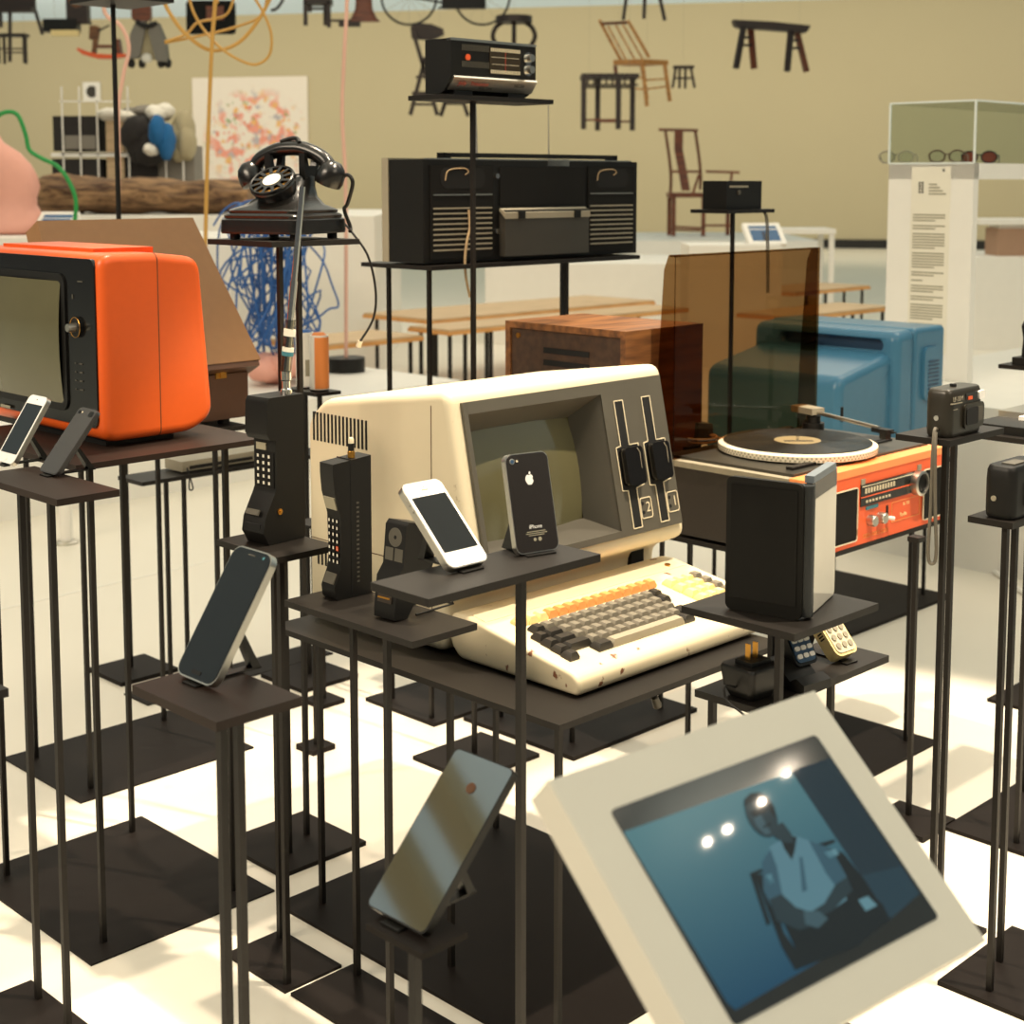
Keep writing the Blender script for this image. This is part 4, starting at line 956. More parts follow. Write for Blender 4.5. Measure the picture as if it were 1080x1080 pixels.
prop('small black prop behind the cream keypad phone', P, 40, 42, .10, .018, .012, .4, .02)
# ------------------------------------------------------------------ cameras on the right
def compact(label, P, rz, w, d, h, m, lettered):
    o = thing('compact_camera', label, 'camera', P, rz, 'film cameras')
    n = 20; rings = []
    for i, (k, zz) in enumerate(((.90, 0), (.98, .004), (1, .012), (1, h*.72), (.97, h*.9), (.88, h*.98), (.80, h))):
        rings.append([(x, y, zz) for x, y in rrect(w/2, d/2, w*(.5+.5*k), d*k, min(.014, d*.3)*k, 4)])
    MB().loft(rings).build('body', m, o)
    return o
stc = S['cam']; O = stc.P(.012, .008, .0004); w_, _ = fp(1037, 440, O); d_, h_ = fq(975, 412, O); d_ = min(d_, .06)
cw, ch = w_, h_*1.06
cam_m = mat('olive_black_plastic', (44, 40, 32), .3)
o = compact('olive-black compact camera with lens window and flash, a wrist strap hanging from it', O, 45, cw, d_, ch, cam_m, True)
MB().prism(rrect(cw*.66, ch*.40, cw*.58, ch*.52, .008), -.004, .004, 'y', .002).build('lens_panel', cam_m, o)
MB().prism(rrect(cw*.58, ch*.40, cw*.34, ch*.36, .004), -.0055, -.003, 'y').build('lens_cover', 'hole', o)
MB().prism(rrect(cw*.82, ch*.42, cw*.14, ch*.30, .002), -.0052, -.003, 'y').build('slide_cover', 'dgrey', o)
MB().prism(rrect(cw*.62, ch*.80, cw*.34, ch*.16, .003), -.001, .003, 'y').build('viewfinder', 'screen', o)
MB().box((cw*.50, -.002, ch*.74), (cw*.62, .001, ch*.81)).build('orange_mark', 'orange_red', o)
MB().prism(rrect(cw*.90, ch*.80, cw*.17, ch*.18, .003), -.003, .006, 'y', .001).build('flash', 'whiteg', o)
text('LF-35M', .010, 'grey', o, frame((cw*.20, .0012, ch*.80), (1, 0, 0), (0, 0, 1)) @ Matrix.Translation((0, 0, .003)))
MB().box((.004, -.0012, ch*.70), (cw*.34, .002, ch*.72)).box((cw*.1, -.0012, ch*.58), (cw*.2, .002, ch*.59)).build('trim_lines', 'grey', o)
MB().cyl((cw*.45, d_*.5, ch-.002), (cw*.45, d_*.5, ch+.004), .005).build('shutter_button', 'hole', o)
MB().cyl((.003, d_*.5, ch*.4), (-.002, d_*.5, ch*.4), .004).build('strap_lug', 'chrome', o)
sx, sz = fq(977, 452, O); 
sp = [(-.002, .020, .012), (-.012, .018, .012), (-.019, .016, -.02), (-.020, .016, -.10), (-.022, .017, -.175), (-.019, .012, -.19), (-.016, .007, -.175), (-.018, .010, -.10), (-.019, .012, -.02), (-.012, .016, .010)]
MB().tube(smooth_path(sp, 6), .0028).build('wrist_strap', 'cord_gry', o)
stc = S['cam2']; O = stc.P(.008, .004, .0004)
o = compact('plain black compact camera on the lower stand at the picture edge', O, 45, .11, .048, .078, 'black', False)
MB().prism(rrect(.066, .034, .06, .042, .008), -.004, .004, 'y', .002).build('lens_panel', 'blackg', o)
MB().cyl((.003, .03, .03), (-.002, .03, .03), .004).build('strap_lug', 'grey', o)
MB().box((.02, .01, .076), (.06, .03, .08), .001).build('top_plate', 'dgrey', o)
stc = S['dev']; 
p = W(1035, 455, stc.z); 
O = stc.P(.0, .04, .0004)
o = thing('cassette_player', 'low silver and black cassette player lying behind the strapped camera', 'player', O, 45)
MB().box((.02, 0, 0), (.28, .10, .016), .002).build('base', 'black', o); MB().box((.12, .0, .016), (.28, .10, .027), .002).build('top_cover', 'silver', o)
MB().cyl((.2, .001, .018), (.2, -.006, .018), .008).build('dial', 'black', o); MB().box((.10, .01, .016), (.118, .05, .023), .001).build('button', 'white', o)
stc = S['pol']; O = stc.P(.02, .05, .0004)
o = thing('instant_camera', 'black folding instant camera with a pale viewfinder window, at the right picture edge', 'camera', O, 45)
MB().box((-.015, -.02, 0), (.16, .09, .018), .002).build('base', 'black', o)
MB().prism([(.0, .018), (.12, .018), (.13, .115), (.022, .115), (-.004, .09), (.006, .06)], -.012, .075, 'y', .003).build('bellows_body', 'blackm', o)
MB().box((-.018, -.02, .085), (.026, .03, .122), .002).build('viewfinder_head', 'black', o)
MB().box((-.0195, -.012, .093), (-.0175, .004, .112)).box((-.0195, .007, .093), (-.0175, .018, .112)).build('window', 'key_c', o)
MB().box((-.012, -.0215, .094), (.012, -.0195, .112)).build('front_window', 'key_c', o)
# ------------------------------------------------------------------ walnut cabinet and blue television
stc = S['wood']; z = stc.z
O = V((0, 0, 0)); q = OnPlane(660, 350, stc.F+A*.02, -A)     # near front corner, top
zt = q.z; O = V((q.x, q.y, z+.0004)); wB, _ = fq(533, 338, V((q.x, q.y, z))); hC = zt-z
wB = min(wB, .40)
o = thing('wooden_cabinet', 'walnut wooden cabinet seen from behind with two slots cut in its dark back board', 'cabinet', O, 45)
mb = MB(); t = .014
mb.box((0, 0, hC-t), (.25, wB, hC), .002).box((0, 0, 0), (.25, wB, t), .002).box((0, 0, t), (.25, t, hC-t)).box((0, wB-t, t), (.25, wB, hC-t)).box((.236, t, t), (.25, wB-t, hC-t)).build('cabinet_shell', 'wood', o)
bk = MB().box((.006, t, t), (.016, wB-t, hC-t)).build('back_board', 'wood_dk', o)
for zz in (hC-.062, hC-.088, hC-.114): MB().box((.0045, wB*.30, zz), (.007, wB*.68, zz+.012)).build('slot', 'hole', bk)
MB().cyl((.004, wB*.9, hC-.03), (.008, wB*.9, hC-.03), .006).build('screw', 'brass', bk)
stc = S['blue']; z = stc.z; O = stc.F+V((0, 0, z+.0005))+B*.0
hT = OnPlane(995, 346, O+A*.5, -B); 
lf = fp(995, 400, O)[0]; lm = fp(963, 400, O)[0]; lh = fp(946, 400, O)[0]; ht = fp(990, 347, O)[1]; hj = fp(946, 376, O)[1]; hr = fp(886, 402, O)[1]
wd = .48
o = thing('television', 'steel-blue television seen from behind with a carrying slot and a ribbed side vent', 'television', O, 45)
prism_r(MB(), [(.004, .012), (lh+.03, .012), (lh+.03, hj+.010), (lh-.03, hj), (.006, hr)], .02, wd-.02, 'y', .035, .022).build('rear_hump', 'blue', o)
cs = prism_r(MB(), [(lh-.008, .008), (lm+.01, .006), (lm+.01, ht+.010), (lh-.002, ht+.004)], 0, wd, 'y', .030, .024).build('rear_shell', 'blue', o)
cut = MB().rr(wd*.45, ht-.034, wd*.72, .034, .016, lh-.06, lh+.07, 'x').build('cutter', 'hole', o); carve(cs, cut)
MB().box((lh+.03, wd*.12, ht-.055), (lh+.06, wd*.8, ht-.012)).build('slot_back', 'bluedk', o)
prism_r(MB(), [(lm+.001, .004), (lf, .004), (lf, ht+.010), (lm+.001, ht+.010)], -.002, wd+.002, 'y', .018, .012).build('front_frame', 'blue', o)
cv = MB().rr(lm+.5*(lf-lm), .5*ht+.07, (lf-lm)*.5, .15, .02, -.012, .01, 'y', .006).build('side_vent', 'blue', o)
mb = MB()
for i in range(9): mb.box((lm+.36*(lf-lm), -.0145, .5*ht+.015+i*.011), (lm+.70*(lf-lm), -.010, .5*ht+.019+i*.011))
mb.build('vent_ribs', 'bluedk', cv)
MB().tube(smooth_path([(lh-.006, wd*.55, ht-.028), (lh-.03, wd*.52, ht-.034), (lh-.03, wd*.58, ht-.045), (lh-.008, wd*.6, ht-.05)]), .004).build('cable_stub', 'black', o)
MB().box((.03, .04, 0), (lf-.02, wd-.04, .014)).build('foot', 'black', o)
# battery tubes
for k, m, lab in (('bat1', 'white', 'white tube battery with a grey cap standing on the higher thin stand behind the aerial'), ('bat2', 'lab_or', 'battery tube half white half orange on the lower thin stand')):
    stc = S[k]; O = stc.P(.035, .035, .0004)
    o = thing('battery_tube', lab, 'battery', O, 0, 'battery tubes')
    hh = .135 if k == 'bat1' else .128
    MB().cyl((0, 0, .004), (0, 0, hh), .022, n=24, bev=.002).build('body', 'white', o)
    MB().cyl((0, 0, hh), (0, 0, hh+.006), .018, .012).build('cap', 'cord_blu' if k == 'bat1' else 'lab_or', o)
    MB().cyl((0, 0, 0), (0, 0, .005), .021).build('base_cap', 'black', o)
    if k == 'bat2': MB().loft([[(.0226*math.cos(a), .0226*math.sin(a), zz) for a in [R(-110+i*14) for i in range(12)]]+[(.0215*math.cos(a), .0215*math.sin(a), zz) for a in [R(-110+i*14) for i in range(11, -1, -1)]] for zz in (.006, hh-.004)]).build('orange_label', 'lab_or', o)
    else: MB().loft([[(.0225*math.cos(a), .0225*math.sin(a), zz) for a in [R(-80+i*6) for i in range(8)]]+[(.0215*math.cos(a), .0215*math.sin(a), zz) for a in [R(-80+i*6) for i in range(7, -1, -1)]] for zz in (.03, .07)]).build('printed_label', 'ink', o)
# ------------------------------------------------------------------ tilted video kiosk
zs = .90
P1, P2 = W(643, 855, zs), W(860, 775, zs); k = .217/(P2-P1).length
zs = CAM_H-(CAM_H-zs)*k; P1, P2 = W(643, 855, zs), W(860, 775, zs)
ex = (P2-P1).normalized(); bx = V((-ex.y, ex.x, 0))
best = min((abs((OnPlane(990, 968, P2, (ex.cross(bx*math.cos(R(a))+V((0, 0, math.sin(R(a))))))).xyz-P2).dot(ex)), a) for a in range(25, 70))
ey = bx*math.cos(R(best[1]))+V((0, 0, math.sin(R(best[1])))); en = ex.cross(ey)
KM = frame(P1, ex, ey)
def kxy(px, py):
    q = OnPlane(px, py, P1, en)-P1; return q.dot(ex), q.dot(ey)
TLc, TRc, BRc = kxy(575, 818), kxy(862, 733), kxy(1040, 992)
kx0, kx1 = TLc[0], (TRc[0]+BRc[0])/2; ky1, ky0 = (TLc[1]+TRc[1])/2, BRc[1]
sx1 = (P2-P1).dot(ex); sy0 = kxy(990, 968)[1]
kc_ = P1+ex*((kx0+kx1)/2)+ey*((ky0+ky1)/2)
o = thing('video_kiosk', 'white tilted video kiosk whose screen shows a seated man, in the foreground', 'kiosk', (kc_.x, kc_.y, 0), 0)
Ti = Matrix.Translation((-kc_.x, -kc_.y, 0)) @ KM
fr = MB(Ti).box((kx0, ky0, -.026), (kx1, ky1, .0), .003, 2).build('housing', 'kiosk', o)
sc = MB(Ti).rr(sx1/2, sy0/2, sx1, -sy0, .004, -.004, .0006).build('screen', 'screen', o)
bt = kc_.z-.03
MB().box((-.03, -.005, 0), (.03, .05, bt)).build('post', 'kiosk', o); MB().box((-.14, -.12, 0), (.14, .14, .006), .001).build('base_plate', 'kiosk', o)
# the moving picture on the screen: flat shapes
def shape(name, pts, m, lay, parent=sc):
    mb = MB(Ti); mb.prism([kxy(*p) for p in pts], .0007, .0007+.00012*lay); return mb.build(name, m, parent)
gm = emis('video_wall', (70, 124, 134), .85); nt = gm.node_tree
tcn = nt.nodes.new('ShaderNodeTexCoord'); gr = nt.nodes.new('ShaderNodeSeparateXYZ'); mr = nt.nodes.new('ShaderNodeMapRange'); cr = nt.nodes.new('ShaderNodeValToRGB')
nt.links.new(tcn.outputs['Generated'], gr.inputs[0]); nt.links.new(gr.outputs[2], cr.inputs[0]); nt.links.new(cr.outputs[0], nt.nodes['Principled BSDF'].inputs['Emission Color'])
cr.color_ramp.elements[0].color = lin((20, 70, 96)); cr.color_ramp.elements[1].color = lin((78, 124, 130))
shape('video_picture', [(657, 878), (875, 800), (970, 943), (936, 972), (775, 1066), (766, 1058)], gm, 1)
E = lambda n, c, s=.9: emis(n, c, s)
dk = E('video_dark', (24, 44, 54)); bk_ = E('video_black', (16, 26, 30)); sh = E('video_shirt', (84, 124, 136)); skn = E('video_skin', (34, 52, 58)); sh2 = E('video_shirt_shade', (50, 84, 98)); lt = E('video_pale', (92, 134, 144)); skl = E('video_skin_light', (58, 84, 92))
shape('video_side_wall', [(834, 814), (875, 800), (970, 943), (938, 970)], dk, 2)
shape('video_side_floor', [(905, 925), (950, 914), (968, 943), (938, 970)], E('video_floor', (30, 56, 68)), 3)
shape('video_chair', [(795, 924), (806, 922), (826, 985), (846, 1012), (925, 968), (940, 968), (905, 998), (838, 1024), (824, 1000)], bk_, 4)
shape('video_chair', [(870, 895), (888, 900), (912, 930), (938, 972), (915, 985), (892, 950)], bk_, 4)
shape('video_trousers', [(826, 975), (846, 962), (888, 950), (905, 940), (925, 955), (936, 972), (890, 1000), (845, 1015)], bk_, 5)
shape('video_torso', [(806, 905), (812, 893), (824, 886), (836, 882), (848, 886), (862, 892), (874, 898), (884, 922), (892, 950), (870, 965), (832, 972), (818, 955), (808, 930)], sh, 6)
shape('video_undershirt', [(822, 886), (832, 882), (839, 884), (837, 898), (834, 908), (826, 896)], bk_, 7)
shape('video_sleeve', [(852, 888), (868, 893), (880, 904), (892, 926), (882, 938), (870, 922)], sh2, 7)
shape('video_sleeve', [(803, 910), (811, 896), (818, 915), (824, 945), (812, 956), (804, 940)], sh2, 7)
shape('video_shirt_fold', [(842, 905), (845, 905), (850, 940), (845, 942)], sh2, 7)
shape('video_arm', [(880, 934), (892, 926), (898, 940), (876, 962), (856, 972), (846, 968), (868, 954)], skn, 8)
shape('video_arm', [(810, 950), (823, 944), (838, 958), (862, 966), (866, 974), (842, 982), (818, 972)], skn, 8)
shape('video_hand', [(846, 962), (862, 962), (872, 970), (862, 980), (848, 976)], skl, 9)
shape('video_neck', [(812, 876), (824, 868), (833, 880), (836, 890), (826, 890), (816, 884)], skn, 8)
hd_ = [(790+.0+ (812-790)*0, 0)] if False else None
cx_, cy_, ra, rb, an = 802, 861, 25, 14.5, math.radians(62)
shape('video_head', [(cx_+ra*math.cos(t)*math.cos(an)-rb*math.sin(t)*math.sin(an), cy_+ra*math.cos(t)*math.sin(an)+rb*math.sin(t)*math.cos(an)) for t in [2*math.pi*i/28 for i in range(28)]], skn, 9)
shape('video_hair', [(784, 852), (784, 844), (790, 838), (799, 837), (808, 842), (815, 852), (818, 864), (813, 860), (806, 849), (797, 845), (789, 848)], bk_, 10)
shape('video_cheek', [(792, 862), (800, 858), (806, 870), (812, 880), (806, 882), (797, 873)], skl, 10)
shape('video_spectacles', [(790, 858), (805, 851), (808, 857), (794, 864)], bk_, 11)
shape('video_mouth', [(803, 873), (811, 869), (812, 871), (804, 875)], bk_, 11)
shape('video_chair_rail', [(790, 922), (802, 917), (804, 920), (795, 925), (812, 975), (808, 977)], bk_, 5)
shape('video_chair_rail', [(858, 892), (879, 886), (880, 889), (862, 897)], bk_, 5)
shape('video_chair_rail', [(894, 930), (900, 927), (930, 955), (938, 972), (932, 974)], bk_, 6)
shape('video_glint', [(831, 958), (838, 955), (846, 970), (838, 974)], lt, 6); shape('video_glint', [(904, 950), (914, 946), (924, 956), (912, 962)], lt, 7); shape('video_glint', [(868, 900), (880, 896), (884, 902), (874, 906)], lt, 7); shape('video_glint', [(806, 925), (812, 922), (815, 932), (810, 935)], lt, 7)
# ceiling lamps behind the viewer, mirrored in that screen
o_ = None
for i, (px, py) in enumerate(((746, 888), (767, 875), (803, 846), (829, 815))):
    q = OnPlane(px, py, P1, en); d = (q-EYE).normalized(); r = d-2*d.dot(en)*en
    hit = q+r*((4.2-q.z)/r.z)
    if hit.y < -3.8 or abs(hit.x) > 15: hit = q+r*.9*min(abs((-3.8-q.y)/r.y), 99)
    light('POINT', 'track_lamp', hit, 3.5, WARM, shadow_soft_size=.013)
# ------------------------------------------------------------------ white plinths and tables behind
def plinth(label, F, la, lb, z, rz=45, z0=0, cat='plinth', m='white'):
    o = MB().box((0, 0, z0), (la, lb, z), .004, 1).build('white_plinth', m); o.location = (F.x, F.y, 0); o.rotation_euler = (0, 0, R(rz))
    return tag(o, label, cat, 'white exhibition plinths')
e = W(270, 505, 0); e = V((e.x, e.y, 0)); PLR = e+A*1.15
PL = plinth('low white plinth behind the brown record player, with the blue cable tangle on it', e-A*3.2, 4.35, .85, .30)
plinth('white plinth at the left edge under the pink sculpture', V((-4.2, 7.2, 0)), 2.85, 1.0, .945, 0)
plinth('wide white plinth under the weathered log', V((-4.6, 9.3, 0)), 3.75, 2.2, 1.0, 0)
plinth('long white plinth behind the boombox table', V((-.2, 11.2, 0)), 1.5, 1.4, .60, 0)
plinth('white platform carrying the tall-backed wooden armchair', V((1.2, 14.6, 0)), 1.8, 2.4, .635, 0)
plinth('white plinth under the small tilted screen, beyond the smoked lid', V((1.15, 9.75, 0)), .6, .5, .80, 0)
f0 = W(1080, 612, 0); f0 = V((f0.x, f0.y, 0)); f1 = W(940, 568, 0)
plinth('big low white plinth at the right edge under the display case', f0-B*1.2, 3.0, 2.05, .52)
t = thing('white_table', 'white thin-legged table beyond the smoked lid', 'table', (2.05, 12.4, 0), 0)
MB().box((0, 0, .78), (.62, .5, .82)).build('table_top', 'white', t)
for x in (.01, .57):
    for y in (.01, .45): MB().box((x, y, 0), (x+.04, y+.04, .78)).build('leg', 'white', t)
# ------------------------------------------------------------------ low wooden tables
def wtable(label, F, la, lb, z, legs, rz=45):
    t = thing('wooden_table', label, 'table', F, rz, 'low wooden tables')
    MB().box((0, 0, z-.012), (la, lb, z)).build('table_top', 'wood_tab', t)
    MB().box((-.006, -.006, z-.030), (la+.006, lb+.006, z-.010)).build('edge_band', 'wood_edge', t)
    for a, b in legs: MB().box((a, b, 0), (a+.016, b+.016, z-.03)).build('leg', 'steel', t)
    return t
def flat(px, py, z): p = W(px, py, z); return V((p.x, p.y, 0))
F = flat(456, 337, .42); lb = min((flat(384, 327, .42)-F).dot(B), .62)
wtable('long low wooden table behind the tallest stand, its far end hidden by the smoked lid', F, 2.0, lb, .42, [(.05, .05), (.05, lb-.06), (.7, .05), (1.3, .05), (1.9, .05)])
F = flat(474, 348, .44)
wtable('low grey-topped wooden table with a row of thin dark legs, left of the wooden cabinet', F, 2.0, .32, .44, [(.03, .03), (.03, .14), (.03, .26), (.14, .03), (.30, .03), (.42, .12), (.56, .03)])
F = flat(335, 364, .40)
wtable('low wooden table between the telephone lead and the boombox stand', F, .70, .42, .40, [(.06, .03), (.06, .36), (.64, .03)])
F = flat(838, 308, .42)
wtable('low wooden table seen just right of the smoked lid, farther one', F, 1.0, .5, .42, [(.2, .03), (.45, .03), (.7, .03), (.95, .03)])
F = flat(836, 334, .42)
wtable('low wooden table seen just right of the smoked lid, above the blue television', F, 1.1, .4, .42, [(.15, .03), (.4, .03), (.7, .03), (1.05, .03)])
t = thing('wooden_stool', 'small wooden stool far behind, right of the display case', 'stool', flat(1028, 352, 0), 0)
MB().box((-.06, 0, .30), (.12, .18, .33)).build('seat', 'wood_edge', t)
for x in (-.03, .07): MB().box((x, .02, 0), (x+.03, .05, .30)).build('leg', 'wood_red', t)
t = thing('brown_box', 'brown box with a pale lid far behind at the right edge', 'box', (0, 0, 0)); p = D(1052, 270, 11.0); t.location = (p.x, p.y, p.z)
MB().box((0, 0, 0), (.5, .3, .20)).build('body', mat('pinkish_brown_board', (168, 134, 108), .7), t); MB().box((-.14, -.05, .23), (.6, .35, .27)).box((.02, .02, .2), (.48, .28, .235)).build('lid', 'white', t)
plinth('white plinth far behind at the right edge under the brown box', V((p.x-.25, p.y-.2, 0)), 1.8, 1.0, p.z-.0, 0)
c = MB().tube([W(1023, 321, 0)+V((0, 0, .012)), W(1060, 325, 0)+V((0, 0, .012)), W(1110, 328, 0)+V((0, 0, .012))], .03).build('floor_cable', 'black'); tag(c, 'thick black cable lying on the floor behind the display case', 'cable')
c = MB().tube([W(960, 528, 0)+V((0, 0, .008)), W(1000, 562, 0)+V((0, 0, .008)), W(1042, 600, 0)+V((0, 0, .008)), W(1085, 632, 0)+V((0, 0, .008))], .008).build('floor_cable', 'white'); tag(c, 'white cable running over the floor beside the big low plinth', 'cable')
t = thing('table_leg', 'white metal table leg with a round foot, on the floor under the orange television', 'leg', W(70, 573, 0), 0)
MB().cyl((0, 0, .01), (0, 0, .30), .022).build('tube', 'white', t); MB().lathe([(.04, 0), (.04, .006), (.03, .012), (.0, .012)]).build('foot', 'silver', t)
# ------------------------------------------------------------------ display case with spectacles
cz = .52; n0 = W(1020, 404, cz); F = V((n0.x, n0.y, cz+.001))
pw = fq(936, 240, F)[0]; zt = fq(1020, 172, F)[1]; zg = fq(1021, 106, F)[1]
o = thing('display_case', 'tall white display case with a glass top and a printed text panel', 'display case', F, 45)
MB().box((0, 0, 0), (.035, pw, zt-.0), .001).box((0, 0, zt-.055), (1.5, pw, zt), .001).box((1.465, 0, 0), (1.5, pw, zt-.05), .001).build('stand_panel', 'white', o)
pan = MB().box((-.0012, pw*.26, zt*.12), (.001, pw*.72, zt*.985)).build('text_panel', 'paper', o)
def line(mb, y0, y1, z, hgt=.0045): mb.box((-.0022, y0, z), (-.0010, y1, z+hgt))
random.seed(3); mb = MB(); yl, yr = pw*.69, pw*.31; z = zt*.76
for para, L in ((3, 'd'), (2, 'd'), (6, 'd'), (6, 'd'), (2, 'd'), (1, 's'), (3, 'd'), (2, 'd'), (6, 'd'), (6, 'd'), (2, 'd'), (1, 's')):
    for i in range(para):
        line(mb, (yr if i < para-1 else yr+(yl-yr)*.3) if L == 'd' else yl-(yl-yr)*.35, yl, z); z -= .0098
    z -= .009
mb.build('panel_text', 'ink', pan)
mb = MB()
for i in range(4): line(mb, pw*.51-i*.012-.03, pw*.51, zt*.90-i*.011, .005)
mb.build('panel_heading', 'ink', pan)
mb = MB()
for i in range(4):
    for y in (.575, .61): mb.box((-.0022, pw*y, zt*.905-i*.0105), (-.001, pw*y+.007, zt*.905-i*.0105+.008))
mb.box((-.0022, pw*.33, zt*.962), (-.001, pw*.33+.008, zt*.962+.009)).build('panel_emblem', 'ink_dk', pan)
g = .004; zc = zg-zt
gl = MB().box((.0, .0, zt), (g, pw, zg)).box((0, 0, zt), (1.5, g, zg)).box((0, pw-g, zt), (1.5, pw, zg)).box((0, 0, zg-g), (1.5, pw, zg)).build('glass_cover', 'glass', o)
mb = MB()
for p, q in (((0, 0, zt), (0, 0, zg)), ((0, pw, zt), (0, pw, zg)), ((0, 0, zg), (0, pw, zg)), ((0, 0, zg), (1.5, 0, zg)), ((0, 0, zt), (0, pw, zt))): mb.bar(p, q, .006)
mb.build('cover_edge', mat('bright_glass_edge', (226, 232, 228), .3), o)
def specs(label, a, b, rz, m, lens, s=1):
    P = F+A*a+B*b+V((0, 0, zt+.0005)); t = thing('spectacles', label, 'glasses', P, rz, 'spectacles in the display case')
    mb = MB()
    for sx in (-1, 1):
        mb.tube([(sx*.034+.027*math.cos(2*math.pi*i/20), 0, .024+.021*math.sin(2*math.pi*i/20)) for i in range(20)], .003, 6, True)
        mb.tube([(sx*.062, 0, .032), (sx*.066, .06, .030), (sx*.064, .12, .010), (sx*.06, .135, .003)], .0025, 6)
    mb.tube([(-.008, 0, .03), (0, 0, .033), (.008, 0, .03)], .0025, 6); mb.build('rim', m, t)
    MB().rr(-.034, .024, .05, .038, .016, -.0005, .0005, 'y').build('lens', lens, t); MB().rr(.034, .024, .05, .038, .016, -.0005, .0005, 'y').build('lens', lens, t)
specs('brown-rimmed spectacles in the glass case, nearest its corner', .05, .13, -20, 'brown', 'glass')
specs('clear-rimmed spectacles in the glass case, at its far left', .05, .33, -20, 'grey', 'glass')
specs('dark sunglasses with reddish lenses in the glass case at the right edge', .30, .14, -20, 'black', mat('reddish_lens', (120, 62, 48), .2))
# ------------------------------------------------------------------ small framed screens on the plinths
def mini(label, P, w, h, rz):
    t = thing('tilted_screen', label, 'screen', P, rz, 'small tilted screens')
    Mx = frame((0, 0, h*.35), (1, 0, 0), (0, .75, .66))
    MB(Mx).rr(0, 0, w, h, .004, -.03, 0).build('frame', 'white', t); MB(Mx).box((-w*.38, -h*.36, -.002), (w*.38, h*.36, .001)).build('display', emis('screen_glow', (62, 104, 134), .8), t)
    MB(Mx).prism([(-w*.1, -h*.36), (w*.04, -h*.36), (w*.02, h*.05), (-w*.06, h*.12)], .001, .002).build('display_image', emis('screen_dark', (24, 44, 60), .8), t)
    MB().prism([(-h*.2, 0), (h*.28, 0), (h*.28, h*.5), (h*.15, h*.5)], -w*.42, w*.42, 'x').build('base', 'white', t)
p = D(806, 262, 9.95); mini('small tilted white-framed screen just above the smoked lid', V((p.x, p.y, .801)), .26, .20, 12)
p = D(58, 240, 7.6); mini('small tilted white-framed screen beside the pink sculpture', V((p.x, p.y, .946)), .21, .17, -12)
# ------------------------------------------------------------------ pink sculpture, log, heap of cloth, rack
p = D(14, 250, 7.7); t = thing('sculpture', 'lumpy pink clay sculpture at the left edge beside the green cord', 'sculpture', V((p.x, p.y, .946)), 0)
mb = MB(); s = 7.7/FPX
def ringpx(cx, cy, rx, ry, z, n=22): return [((cx-14)*s+rx*s*math.cos(2*math.pi*i/n)*(1+.10*math.sin(3*i+z)), ry*s*math.sin(2*math.pi*i/n), (250-z)*s) for i in range(n)]
mb.loft([ringpx(4, 0, 38, 26, 250), ringpx(8, 0, 40, 28, 245), ringpx(7, -1, 40, 26, 238), ringpx(8, 0, 34, 22, 228), ringpx(14, 0, 24, 18, 219), ringpx(14, 0, 26, 19, 210), ringpx(12, 0, 29, 20, 200), ringpx(8, 0, 31, 21, 188), ringpx(4, 0, 30, 20, 176), ringpx(-2, 0, 24, 17, 165), ringpx(-8, 0, 15, 12, 154), ringpx(-9, 0, 9, 9, 143), ringpx(-7, 0, 10, 10, 132), ringpx(-7, 0, 7, 7, 122), ringpx(-8, 0, 4, 4, 116)])
mb.build('body', 'pink', t, smooth=80)
Y = 7.6
def cord(label, pts, r, m, Y, up=False, base=None, cat='cable'):
    P = [D(x, y, Y+(q[0] if q else 0)) for x, y, *q in pts]
    if up: P.append(V((P[-1].x, P[-1].y, CEIL)))
    o = MB().tube(smooth_path(P, 6), r, 8).build('hanging_cord' if up else 'cord', m); return tag(o, label, cat), P
cord('green rubber cord looping out of the pink sculpture', [(-12, 140), (-4, 124), (8, 118), (19, 122), (27, 142), (31, 158), (44, 167), (60, 175), (72, 190), (80, 212), (78, 240), (77, 250)], .011, 'cord_grn', 7.45)
o, P = cord('pink rubber cord with a slack bend near its top, left of the tall black pole', [(125, 417), (125, 300), (125, 200), (125, 150), (125, 112), (131, 75), (136, 50), (128, 28), (113, 17), (110, 4), (118, -12), (124, -60)], .0085, 'cord_pink', 6.4, True)
o, P = cord('straight pink rubber cord rising from a black disc base behind the telephone', [(365, 384), (365, 300), (365, 240), (364, 180), (361, 120), (363, 60), (366, 0), (366, -60)], .009, 'cord_pink', 7.2, True)
q = W(365, 392, .30); MB().cyl(V((q.x, q.y, .302)), V((q.x, q.y, .37)), .092, n=32, bev=.004).build('disc_base', 'black', o)
yo = MB()
for pts in ([(216, 420), (216, 300), (217, 238), (219, 160), (222, 80), (224, 40), (227, 0), (228, -60)], [(168, -12), (178, 12), (196, 36), (222, 53, .05), (250, 46, .1), (272, 22, .1), (288, -8, .1)], [(198, -10, .1), (203, 10, .1), (214, 30, .1), (232, 50), (252, 63), (270, 68), (284, 58), (286, 36), (278, 14), (266, -6)], [(174, 44, .1), (196, 36, .15), (208, 24, .15), (226, 20, .15), (240, 14, .1), (248, -6, .1)], [(174, 45, .1), (210, 38, .2), (250, 28, .2), (276, 16, .2), (282, -6, .1)]):
    P = [D(x, y, 6.3+(q[0] if q else 0)) for x, y, *q in pts]
    if len(pts) == 8 and pts[0][1] == 420: P.append(V((P[-1].x, P[-1].y, CEIL)))
    yo.tube(smooth_path(P, 7), .0085 if pts[-1][1] != -6 else .006, 8)
tag(yo.build('hanging_cord', 'cord_yel'), 'ochre rubber cord with wide loops hanging from the ceiling', 'cable')
random.seed(11)
bt = MB(); pts = []
for i in range(105):
    u = random.gauss(285, 26); v = random.uniform(215, 385); pts.append(D(min(max(u, 232), 338), v, 6.75+random.uniform(-.25, .25)))
bt.tube(smooth_path(pts, 6), .0048, 6)
